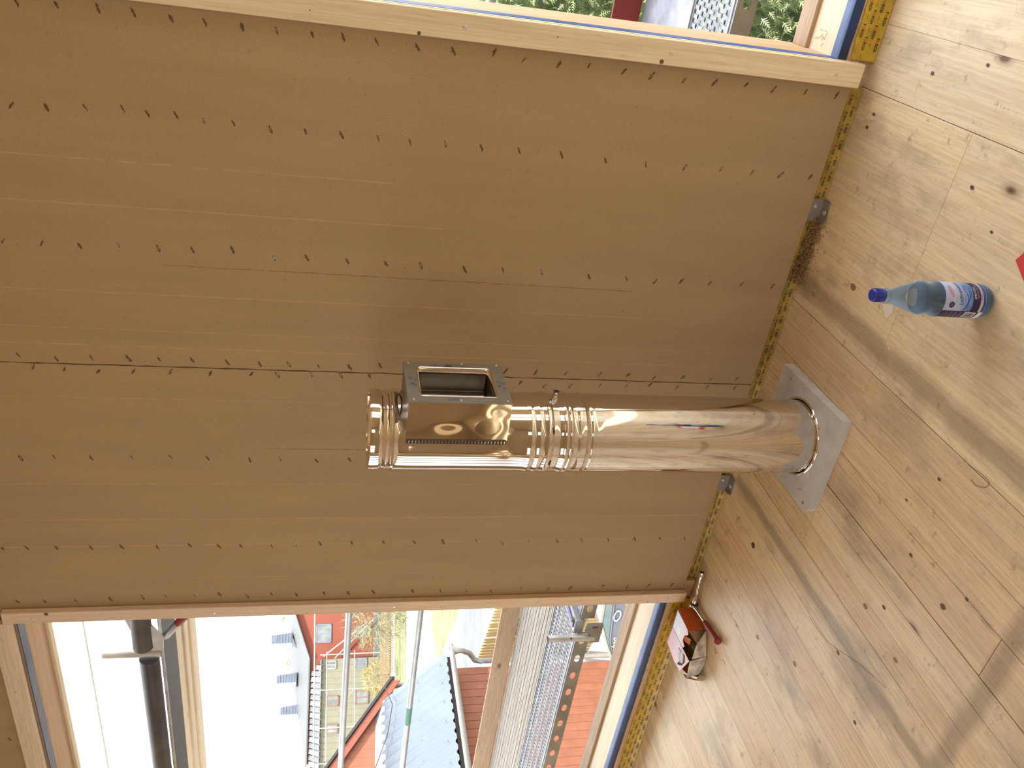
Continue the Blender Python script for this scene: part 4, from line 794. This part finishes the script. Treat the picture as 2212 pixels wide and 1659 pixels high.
# ---------------------------------------------------------------- ground
M_GRAV = plain('bright_gravel', (.72, .69, .64), .9, 0, .1, 3); M_ASPH = plain('asphalt', (.20, .205, .21), .9, 0, .1, 2); M_ROAD = plain('pale_road', (.62, .61, .58), .9, 0, .06, 2)
M_GRASS = plain('dry_spring_grass', (.25, .25, .11), .95, 0, .35, 1.6)
tag(obj('ground', MB().box(-120, 60, -60, 160, -3.5, -3.301), M_GRAV), kind='structure')
def slab(name, pts, z, mat): return tag(obj(name, MB().prism(pts, 'z', z - .3, z), mat), kind='structure')
slab('road', [(-30, 8), (-90, 70), (-40, 90), (14, 30)], -3.01, M_ROAD)
slab('street_asphalt', [(-17.9, 16.9), (-23.5, 12.5), (-26.5, 14.2), (-21.9, 17.9), (-20.5, 19.3), (-6, 31), (-3.8, 28)], -3.0, M_ASPH)
slab('grass_verge', [(-26.4, 21.9), (-24.9, 21.5), (-21.1, 19.8), (-12, 27.5), (-17, 34), (-26.6, 25.2)], -2.995, M_GRASS)
slab('grass_strip', [(-45.7, 30), (-40.5, 25.8), (-37.5, 29.4), (-34.2, 32), (-22, 41), (-27, 47), (-39.8, 37.2)], -2.995, M_GRASS)
slab('far_terrace', [(-54, 28), (-90, 20), (-120, 120), (20, 120), (-22, 56), (-40, 40.4), (-45.6, 34.2)], -2.60, M_GRASS)
# ---------------------------------------------------------------- neighbouring red house
nh = tag(empty('red_shed_house', (-11, 7, -3.3)), 'red board clad house with corrugated metal roof close outside the left opening', 'house')
def N(x, y, z): return (x + 11, y - 7, z + 3.3)
M_REDB = plain('red_cladding', (.46, .175, .095), .75, 0, .12, 5); M_BARGE = plain('red_bargeboard', (.40, .12, .07), .7)
M_ROOF = plain('blue_grey_metal_roof', (.20, .235, .28), .42, .25, .06, 2); M_GUT = plain('pale_gutter_metal', (.50, .50, .47), .45, .3, .08)
bmesh_board = MB().box(0, .024, -.0705, .0705, 0, 2.86, b=.003).mesh('cladding_board'); bmesh_board.materials.append(M_REDB)
y = 9.03
while y > 4:
    o = bpy.data.objects.new('cladding_board', bmesh_board); COL.objects.link(o); o.parent = nh; o.location = N(-11.024, y, -3.30); y -= .146
obj('wall_core', MB().prism([(N(-12.3, 0, 0)[0], 0), (N(-11.03, 0, 0)[0], 0), (N(-11.03, 0, 0)[0], 2.84), (N(-12.3, 0, 0)[0], 3.75)], 'y', N(0, 4, 0)[1], N(0, 9.09, 0)[1]), M_REDB, nh)
# corrugated sheet
n = 5; vs = []; ny = 0; y = 3.9; rows = []
while y <= 9.13:
    ph = (y % .1735) / .1735; h = .026 * (max(0, math.cos(2 * PI * ph)) ** .7 if math.cos(2 * PI * ph) > 0 else 0)
    ze = -.385 + (9.11 - y) * .010; zt = .585 + (9.41 - y) * .04
    for t in (0, .33, .66, 1): vs.append(N(-10.60 - 1.6 * t, y + t * .30 * (1 if y > 9.0 else (y - 3.9) / 5.1), ze + (zt - ze) * t + h))
    rows.append(1); y += .1735 / 12
m4 = len(rows); mb = MB().add(vs, [(4 * i + j, 4 * (i + 1) + j, 4 * (i + 1) + j + 1, 4 * i + j + 1) for i in range(m4 - 1) for j in range(3)], 0, True)
obj('corrugated_roof', mb, M_ROOF, nh); 
mb = MB()
for i in range(14):
    yy = 8.95 - i * .347
    for t in (.1, .42, .75): mb.box(*(lambda c: (c[0] - .008, c[0] + .008, c[1] - .008, c[1] + .008, c[2] - .02, c[2] + .008))(N(-10.6 - 1.6 * t, yy + .3 * t * (yy - 3.9) / 5.1, -.385 + .97 * t + .026 + (9.1 - yy) * .02)))
obj('roof_screws', mb, M_GUT, nh)['kind'] = 'stuff'
obj('eave_filler', MB().box(*[v for p in zip(N(-10.72, 3.95, -.50), N(-10.66, 9.05, -.385)) for v in p]), M_BLACK, nh)
obj('eave_soffit', MB().quad(N(-11, 3.95, -.48), N(-10.66, 3.95, -.48), N(-10.66, 9.08, -.48), N(-11, 9.08, -.48)), M_REDB, nh)
g = [( -.075 * math.cos(PI * k / 10), -.075 * math.sin(PI * k / 10)) for k in range(11)]; g2 = [(a * .93, b_ * .93) for a, b_ in g[::-1]]
gx, _, gz = N(-10.53, 0, -.43)
obj('gutter', MB().prism([(gx + a, gz + b_) for a, b_ in g + g2], 'y', N(0, 3.9, 0)[1], N(0, 9.14, 0)[1]), M_GUT, nh)
obj('gutter_end', MB().prism([(gx + a, gz + b_) for a, b_ in g], 'y', N(0, 9.135, 0)[1], N(0, 9.15, 0)[1]), M_GUT, nh)
for yy in (7.9, 6.6, 5.3): obj('gutter_clip', MB().prism([(gx + a * 1.08, gz + b_ * 1.08) for a, b_ in g + g2], 'y', N(0, yy, 0)[1], N(0, yy + .03, 0)[1]), M_GUT, nh)
obj('downpipe', MB().tube([N(-10.53, 9.06, -.46), N(-10.53, 9.06, -.56), N(-10.56, 9.08, -.64), N(-10.72, 9.16, -.78), N(-10.92, 9.18, -.90), N(-10.95, 9.18, -1.0), N(-10.95, 9.18, -3.28)], [.085, .05, .045, .045, .045, .045, .045], 14), M_GUT, nh)
obj('wall_flashing', MB().prism([(N(-12.26, 0, 0)[0], .0), (N(-12.08, 0, 0)[0], -.075), (N(-12.08, 0, 0)[0], -.05), (N(-12.24, 0, 0)[0], .16), (N(-12.26, 0, 0)[0], .16)], 'y', 0, 1), M_GUT, nh) if False else \
obj('wall_flashing', MB().quad(N(-12.05, 3.9, .72), N(-12.05, 9.37, .50), N(-12.19, 9.40, .66), N(-12.19, 3.9, .88)), M_GUT, nh)
# higher gable wall
gb = 9.5; k = 0
while gb > 4.2:
    zt = .45 + (9.62 - gb) * .667
    obj('gable_board', MB().prism([(N(0, gb - .073, 0)[1], N(0, 0, .2)[2]), (N(0, gb + .070, 0)[1], N(0, 0, .2)[2]), (N(0, gb + .070, 0)[1], N(0, 0, max(.25, zt - .05))[2]), (N(0, gb - .073, 0)[1], N(0, 0, zt + .05)[2])], 'x', N(-12.224, 0, 0)[0], N(-12.20, 0, 0)[0]), M_REDB, nh); gb -= .146
obj('gable_core', MB().prism([(N(0, 9.55, 0)[1], 0), (N(0, 9.55, 0)[1], N(0, 0, .40)[2]), (N(0, 4.1, 0)[1], N(0, 0, 4.0)[2]), (N(0, 4.1, 0)[1], 0)], 'x', N(-16, 0, 0)[0], N(-12.23, 0, 0)[0]), M_REDB, nh)
def rake(y, z, dz): return (N(0, y, 0)[1], N(0, 0, z + dz)[2])
obj('bargeboard', MB().prism([rake(9.80, .36, -.14), rake(9.80, .36, .0), rake(4.0, 4.23, .0), rake(4.0, 4.23, -.14)], 'x', N(-12.12, 0, 0)[0], N(-12.09, 0, 0)[0]), M_BARGE, nh)
obj('dark_roof_edge', MB().prism([rake(9.86, .33, .0), rake(9.86, .33, .05), rake(4.0, 4.25, .05), rake(4.0, 4.25, .0)], 'x', N(-16, 0, 0)[0], N(-12.05, 0, 0)[0]), plain('dark_roofing', (.06, .055, .05), .7), nh)
obj('far_gutter', MB().prism([(N(0, 9.94 + .065 * math.cos(t), 0)[1], N(0, 0, .36 - .065 * math.sin(t))[2]) for t in [PI * q_ / 10 for q_ in range(11)]], 'x', N(-15, 0, 0)[0], N(-12.10, 0, 0)[0]), M_GUT, nh)
obj('far_downpipe', MB().tube([N(-12.4, 9.95, .30), N(-12.4, 9.95, .16), N(-12.45, 9.8, -.05), N(-12.45, 9.72, -.1), N(-12.45, 9.72, -3.2)], [.07, .045, .04, .04, .04], 12), M_GUT, nh)
flc = MB().tube([N(-11.9, 9.55, .52), N(-11.7, 9.0, .42), N(-11.8, 8.5, .52), N(-12.1, 7.9, .80)], .007, 6); obj('roof_cable', flc, M_BLACK, nh)
# picket fence
pf = tag(empty('picket_fence', (-10.1, 9.55, -3.28)), 'light wooden picket fence with rounded tops beside the red shed house', 'fence')
pm = MB().prism([(-.045, 0), (.045, 0), (.045, 2.02), (.03, 2.07), (0, 2.09), (-.03, 2.07), (-.045, 2.02)], 'y', -.011, .011).mesh('picket'); pm.materials.append(W_YG)
fd = Vector((-1.9, .55)).normalized(); fa = math.atan2(fd.y, fd.x)
for k in range(-34, 19):
    o = bpy.data.objects.new('picket', pm); COL.objects.link(o); o.parent = pf; o.location = (fd.x * k * .115, fd.y * k * .115, 0); o.rotation_euler = (0, random.uniform(-.01, .01), fa)
for z in (.45, 1.62): obj('rail', MB().box(-3.95, 2.1, .012, .045, z, z + .09, M=Matrix.Rotation(fa, 4, 'Z')), W_YG, pf)
# ---------------------------------------------------------------- parked van
vn = tag(empty('parked_van', (-6.5, 6, -3.3)), 'pale grey van with white script lettering and yellow flame, parked below the left scaffold', 'van')
def V(x, y, z): return (x + 6.5, y - 6, z + 3.3)
M_VAN = plain('van_paint', (.30, .32, .39), .3, .3, .04, 2, coat=.5); M_VGL = plain('van_glass', (.36, .47, .48), .08, .4, .15, 6); M_VROOF = plain('van_roof_rail', (.60, .58, .46), .4)
side = [(-8.9, -3.0), (-8.9, -2.45), (-8.35, -2.12), (-7.75, -1.86), (-7.36, -1.66), (-7.0, -1.49), (-6.62, -1.345), (-6.35, -1.325), (-3.9, -1.315), (-3.85, -1.9), (-3.85, -3.0)]
sd_ = [(V(x, 0, 0)[0], V(0, 0, z)[2]) for x, z in side]
obj('body', MB().prism(sd_, 'y', 0, 1.75), M_VAN, vn)
tp = [(-8.35, -2.12), (-7.36, -1.655), (-7.0, -1.487), (-6.62, -1.342), (-6.35, -1.322), (-3.9, -1.312), (-3.9, -1.340), (-6.35, -1.350), (-6.62, -1.368), (-7.0, -1.515), (-7.36, -1.69), (-8.33, -2.15)]
obj('roof_rail', MB().prism([(V(x, 0, 0)[0], V(0, 0, z)[2]) for x, z in tp], 'y', -.015, .02), M_VROOF, vn)
gl = [(-7.28, -1.640), (-7.02, -1.530), (-6.62, -1.378), (-6.35, -1.360), (-4.0, -1.350), (-4.0, -1.425), (-6.35, -1.432), (-6.9, -1.50), (-7.12, -1.575)]
obj('side_window', MB().prism([(V(x, 0, 0)[0], V(0, 0, z)[2]) for x, z in gl], 'y', -.010, .01), M_VGL, vn)
obj('belt_line', MB().prism([(V(x, 0, 0)[0], V(0, 0, z)[2]) for x, z in [(-7.15, -1.600), (-6.9, -1.512), (-6.35, -1.446), (-4, -1.44), (-4, -1.448), (-6.35, -1.454), (-6.9, -1.522)]], 'y', -.012, .0), M_GUT, vn)
for x in (-8.1, -4.8): obj('wheel', MB().tube([(V(x, 0, 0)[0], -.02, .32), (V(x, 0, 0)[0], .2, .32)], .33, 28), M_BLACK, vn)
vv, ff = text_mesh('elunhan', .105, .25, 0, 2); obj('script_lettering', MB().add([(V(-7.25, 0, 0)[0] + p.x * 1.18, -.014, V(0, 0, -1.665)[2] + p.y + p.x * .20) for p in vv], ff), M_WHITE, vn)
q = 20; ring = [(V(-6.52, 0, 0)[0] + math.cos(2 * PI * a / q) * r1, -.014, V(0, 0, -1.520)[2] + math.sin(2 * PI * a / q) * r2) for r1, r2 in ((.066, .030), (.088, .042)) for a in range(q)]
obj('oval_badge', MB().add(ring, [(a, (a + 1) % q, q + (a + 1) % q, q + a) for a in range(q)]), M_WHITE, vn)
def jag(x0, x1, zb, zt): 
    pts = [(x1, zb), (x0, zb)]; nn_ = 14
    for i in range(nn_ + 1):
        x = x0 + (x1 - x0) * i / nn_; pts.append((x, zt + (.025 if i % 2 else -.005) - .10 * (1 - i / nn_)))
    return [(V(x, 0, 0)[0], V(0, 0, z)[2]) for x, z in pts]
obj('yellow_flame', MB().prism(jag(-6.78, -5.6, -1.9, -1.545), 'y', -.014, 0), plain('flame_yellow', (.75, .62, .18), .5), vn)
obj('orange_flame', MB().prism(jag(-6.55, -5.55, -1.95, -1.575), 'y', -.017, 0), plain('flame_orange', (.75, .20, .12), .5), vn)
# ---------------------------------------------------------------- thuja hedge
def fronds(name, n_, region, size, mats, label, cat, kind=None, leaf=.28, seed=3):
    rd = random.Random(seed); mb = MB()
    for _ in range(n_):
        p, nrm = region(rd); s = size * rd.uniform(.6, 1.3)
        d = (nrm * rd.uniform(.3, 1) + Vector((rd.uniform(-1, 1), rd.uniform(-1, 1), rd.uniform(-1, .6)))).normalized(); e = d.cross(Vector((rd.uniform(-1, 1), rd.uniform(-1, 1), rd.uniform(-1, 1)))).normalized(); mi = rd.choice([0, 0, 1, 1, 2])
        for k in range(5):
            t = .15 + .2 * k; w_ = s * leaf * (1.15 - t)
            for sg in (1, -1):
                a = p + d * s * t; b_ = a + e * sg * w_ * 1.5 + d * s * .22; mb.add([a - d * s * .04, a + d * s * .07, b_], [(0, 1, 2)], mi)
        mb.add([p - e * s * .03, p + e * s * .03, p + d * s * 1.15], [(0, 1, 2)], mi)
    o = obj(name, mb, mats); tag(o, label, cat, kind=kind); return o
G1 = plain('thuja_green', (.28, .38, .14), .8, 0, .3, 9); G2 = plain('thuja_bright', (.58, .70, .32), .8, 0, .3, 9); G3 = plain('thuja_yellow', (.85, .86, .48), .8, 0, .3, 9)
def hed(rd):
    x = rd.uniform(-3.2, 2.4); z = rd.uniform(-3.2, .85); b_ = .25 * math.sin(x * 3.1 + z * 2) + .15 * math.sin(z * 7 + x)
    if rd.random() < .25: return Vector((x, rd.uniform(5.3, 6.6), .75 + b_ * .4)), Vector((0, 0, 1))
    return Vector((x, 5.35 + b_ * .5 + rd.uniform(0, .25), z)), Vector((0, -1, 0))
hd = fronds('thuja_hedge', 17000, hed, .075, [G1, G2, G3], 'dense green thuja hedge outside the right opening', 'hedge')
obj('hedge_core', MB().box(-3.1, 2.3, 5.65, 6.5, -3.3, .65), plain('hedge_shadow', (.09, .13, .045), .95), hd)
# ---------------------------------------------------------------- far view: local frame, x to the right, y away (heading 49 deg left of the wall normal)
FA = math.radians(49)
def farthing(name, label, cat, D, group=None):
    o = tag(empty(name, (-.7547 * D, .6561 * D, -2.6), FA), label, cat, group); return o
def z_(z): return z + 2.6
M_RH = plain('orange_red_render', (.29, .075, .04), .8, 0, .05, 1); M_BG = plain('beige_boards', (.27, .255, .18), .8, 0, .08, 2); M_RG = plain('pale_slate_roof', (.17, .175, .17), .7, 0, .06, 2); M_FR = plain('window_frame_grey', (.22, .24, .33), .5); M_PN = plain('window_pane', (.30, .33, .32), .15, .2, .3, 2); M_WT = plain('white_paint', (.40, .40, .37), .6, 0, .04)
def window(par, s0, s1, z0, z1, y, fr=M_FR, cross=True, th=.07):
    w_ = obj('window', MB().box(s0, s1, y - .06, y, z_(z0), z_(z0) + th).box(s0, s1, y - .06, y, z_(z1) - th, z_(z1)).box(s0, s0 + th, y - .06, y, z_(z0), z_(z1)).box(s1 - th, s1, y - .06, y, z_(z0), z_(z1)), fr, par)
    obj('pane', MB().box(s0 + th, s1 - th, y - .03, y - .01, z_(z0) + th, z_(z1) - th), M_PN, w_)
    if cross: obj('mullion', MB().box((s0 + s1) / 2 - .03, (s0 + s1) / 2 + .03, y - .055, y, z_(z0), z_(z1)), fr, w_)
    return w_
rh = farthing('red_gable_house', 'orange red house with pale roof, slate clad chimneys and gable, far behind the shed house', 'house', 62)
obj('wall', MB().prism([(-7.2, 0), (8, 0), (8, z_(4.2)), (6, z_(4.5)), (2.54, z_(3.26)), (-.38, z_(2.2)), (-7.2, z_(2.2))], 'y', 0, 8), M_RH, rh)
obj('plinth', MB().box(-.5, 8, -.05, 0, 0, .45), M_ASPH, rh)
mb = MB(); A_ = [(-7.3, -.3, z_(2.27)), (-.38, -.3, z_(2.26)), (2.6, -.3, z_(3.33)), (6.2, -.3, z_(4.62)), (6.2, 8, z_(4.75)), (.37, 8, z_(3.90))]
mb.add(A_, [(0, 1, 5), (1, 2, 5), (2, 3, 4), (2, 4, 5)]); mb.add([(a, b_, c - .10) for a, b_, c in A_], [(0, 5, 1), (1, 5, 2), (2, 4, 3), (2, 5, 4)])
mb.add(A_[:4] + [(a, b_, c - .10) for a, b_, c in A_[:4]], [(0, 1, 5, 4), (1, 2, 6, 5), (2, 3, 7, 6)]); obj('roof', mb, M_RG, rh)
obj('verge_trim', MB().tube([(-.45, -.34, z_(2.20)), (6.2, -.34, z_(4.55))], .06, 6), M_ASPH, rh)
window(rh, .58, 1.85, .76, 1.83, -.01); window(rh, .85, 1.62, -1.95, -.80, -.01, M_WT)
window(rh, 3.6, 4.8, .76, 1.83, -.01)
obj('white_pipe', MB().tube([(2.2, -.4, z_(-2.3)), (-.6, -.4, z_(.6))], .06, 6), M_WT, rh)
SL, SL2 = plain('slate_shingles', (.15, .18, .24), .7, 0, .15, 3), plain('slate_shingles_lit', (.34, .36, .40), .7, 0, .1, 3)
for nm, s0, s1, zb, zt in (('first', .42, 1.30, 3.5, 4.98), ('middle', -2.30, -1.50, 3.15, 4.50), ('last', -4.44, -3.68, 2.85, 4.15)):
    ch = obj('chimney', MB().prism([(s0 + .27, z_(zb)), (s1 + .12, z_(zb)), (s1 - .04, z_(zt)), (s0 + .25, z_(zt))], 'y', 3.2, 4.0), SL, rh)
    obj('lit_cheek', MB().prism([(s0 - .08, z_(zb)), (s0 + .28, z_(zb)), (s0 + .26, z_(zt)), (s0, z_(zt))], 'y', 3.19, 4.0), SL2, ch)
    mb = MB()
    for k in range(6): mb.box(s0 + .26, s1 + .02, 3.17, 3.2, z_(zb) + .12 + k * .2, z_(zb) + .14 + k * .2)
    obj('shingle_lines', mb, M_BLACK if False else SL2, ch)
bh = farthing('beige_house', 'beige boarded low house with striped grey roof beside the red gable house', 'house', 60)
for k in range(24): obj('wall_board', MB().box(-.52 - (k + 1) * .4, -.535 - k * .4, -.03, .02, 0, z_(1.36)), M_BG, bh)
obj('wall_core', MB().box(-10.1, -.5, 0, 1.8, 0, z_(1.36)), M_BG, bh)
mb = MB()
for k in range(26):
    s = -.5 - k * .38; dz = min(.62, .30 * k); mb.add([(s, -.25, z_(1.40)), (s - .30, -.25, z_(1.40)), (s - .30, 1.85, z_(1.45 + dz + .05)), (s, 1.85, z_(1.45 + dz))], [(0, 1, 2, 3)], k % 2)
    mb.box(s - .38, s - .30, -.25, -.2, z_(1.36), z_(1.46))
obj('striped_roof', mb, [M_RG, plain('stripe_grey', (.24, .245, .24), .7)], bh); obj('roof_base', MB().add([(-.5, -.2, z_(1.37)), (-10.3, -.2, z_(1.37)), (-10.3, 1.9, z_(1.95)), (-2.6, 1.9, z_(1.95))], [(0, 1, 2, 3)]), M_ASPH, bh)
W_BR = plain('brown_window_frame', (.28, .15, .11), .6)
window(bh, -1.15, -.62, .42, 1.10, -.04, M_WT); window(bh, -3.5, -2.82, .22, 1.06, -.04, W_BR); window(bh, -5.2, -4.62, .22, 1.03, -.04, W_BR); window(bh, -7.3, -6.84, .25, 1.05, -.04, W_BR)
window(bh, -1.12, -.52, -1.62, -.85, -.04, M_FR); window(bh, -3.46, -2.62, -1.75, -.88, -.04, W_BR)
tl = farthing('white_tube_frame', 'white tubular frame of posts and beams in front of the beige house', 'frame', 56)
for s in (-.2, -2.3, -4.5, -6.5): obj('post', MB().tube([(s, 0, 0), (s, 0, z_(1.52))], .035, 8), M_WT, tl)
for z in (1.10, -.05, -.62): obj('beam', MB().tube([(.0, 0, z_(z)), (-7.2, 0, z_(z - .12))], .03, 8), M_WT, tl)
obj('diagonal', MB().tube([(-2.3, 0, z_(-.62)), (-3.6, 0, z_(.3))], .02, 6), M_WT, tl); obj('diagonal', MB().tube([(-.3, 0, z_(1.3)), (1.7, 0, z_(-1.4))], .05, 6), M_WT, tl)
obj('top_rail', MB().tube([(3, 0, z_(1.92)), (-7.4, 0, z_(1.70))], .045, 8), M_GUT, tl)
bf = farthing('slatted_fence', 'brown slatted garden fence across the grass behind the shed house', 'fence', 50); bf.location.z = -2.6
M_BF = plain('brown_slat', (.33, .22, .15), .8)
sm = MB().box(-.035, .035, -.01, .01, .02, .80).mesh('slat'); sm.materials.append(M_BF)
for k in range(48):
    o = bpy.data.objects.new('slat', sm); COL.objects.link(o); o.parent = bf; o.location = (3.4 - k * .128, 0, 0)
for z in (.15, .6): obj('rail', MB().box(-2.8, 3.5, .01, .03, z, z + .05), M_BF, bf)
bl = tag(empty('white_stair', (-.7547 * 40, .6561 * 40, -3), FA), 'white slatted stair railing between shed roof and beige house', 'railing')
for k in range(13): obj('slat', MB().box(-4.35 + k * .12, -4.28 + k * .12, -.02, .0, 2.50 - k * .06, 2.98 - k * .06), M_WT, bl)
obj('rail', MB().tube([(-4.4, 0, 3.0), (-2.7, 0, 2.25)], .03, 6), M_WT, bl); obj('rail', MB().tube([(-4.4, 0, 2.5), (-2.7, 0, 1.75)], .03, 6), M_WT, bl); obj('support', MB().tube([(-3.6, .05, 0), (-3.6, .05, 2.3)], .05, 6), M_WT, bl)
def bush(name, label, D, s, z0, z1, rad, mats, n_, sz, leaf, seed, cat='bush', trunk=None):
    c = Vector((-.7547 * D + .6561 * s, .6561 * D + .7547 * s, (z0 + z1) / 2)); hz = (z1 - z0) / 2
    def reg(rd):
        v = Vector((rd.gauss(0, 1), rd.gauss(0, 1), rd.gauss(0, 1))).normalized() * rd.uniform(.25, 1) ** .5; return c + Vector((v.x * rad, v.y * rad, v.z * hz)), v.normalized()
    o = fronds(name, n_, reg, sz, mats, label, cat, None, leaf, seed)
    if trunk: obj('trunk', MB().tube([(c.x, c.y, trunk), (c.x, c.y, (z0 + z1) / 2)], .07, 8), M_TRUNK, o)
    return o
M_TRUNK = plain('bark', (.20, .15, .10), .9); Y1 = plain('forsythia_yellow', (.42, .28, .05), .8, 0, .2, 4); Y2 = plain('forsythia_pale', (.70, .58, .22), .8); S1 = plain('straw_twigs', (.32, .27, .16), .9, 0, .2, 4); S2 = plain('olive_twigs', (.36, .34, .14), .9)
bush('forsythia_bush', 'round yellow flowering bush before the beige house', 52, -1.5, -2.6, -.95, 1.0, [Y1, Y2, Y1], 700, .30, .10, 5, trunk=-2.7)
bush('willow_bush', 'bare straw coloured willow bush right of the red gable house window', 45, 1.9, -2.7, .3, 1.9, [S1, S2, S1], 1300, .55, .05, 6, trunk=-2.8)
bush('dry_shrub', 'pale dry shrub at the edge of the shed roof', 38, -2.7, -2.3, -.9, .8, [S1, S2, Y2], 450, .22, .12, 8, trunk=-3.0)
P1, P2 = plain('distant_pine', (.30, .36, .16), .9, 0, .3, 1), plain('distant_beech', (.50, .46, .26), .9, 0, .2, 1)
for k, (s, z1, rad, mt_, lb_) in enumerate([(3.6, 5.6, 1.4, P2, 'pale bare tree behind the roof beside the first slate chimney'), (1.0, 5.3, 1.3, P2, 'pale tree rising between first and middle slate chimney'), (-.9, 4.9, 1.1, P1, 'green pine behind the roof beside the middle slate chimney')]):
    bush('distant_tree', lb_, 90 + 7 * k, s * (1 + .08 * k), -1, z1 * (1 + .06 * k), rad, [mt_, mt_, P2], 1800, .55, .14, 20 + k, 'tree', trunk=-2.6)
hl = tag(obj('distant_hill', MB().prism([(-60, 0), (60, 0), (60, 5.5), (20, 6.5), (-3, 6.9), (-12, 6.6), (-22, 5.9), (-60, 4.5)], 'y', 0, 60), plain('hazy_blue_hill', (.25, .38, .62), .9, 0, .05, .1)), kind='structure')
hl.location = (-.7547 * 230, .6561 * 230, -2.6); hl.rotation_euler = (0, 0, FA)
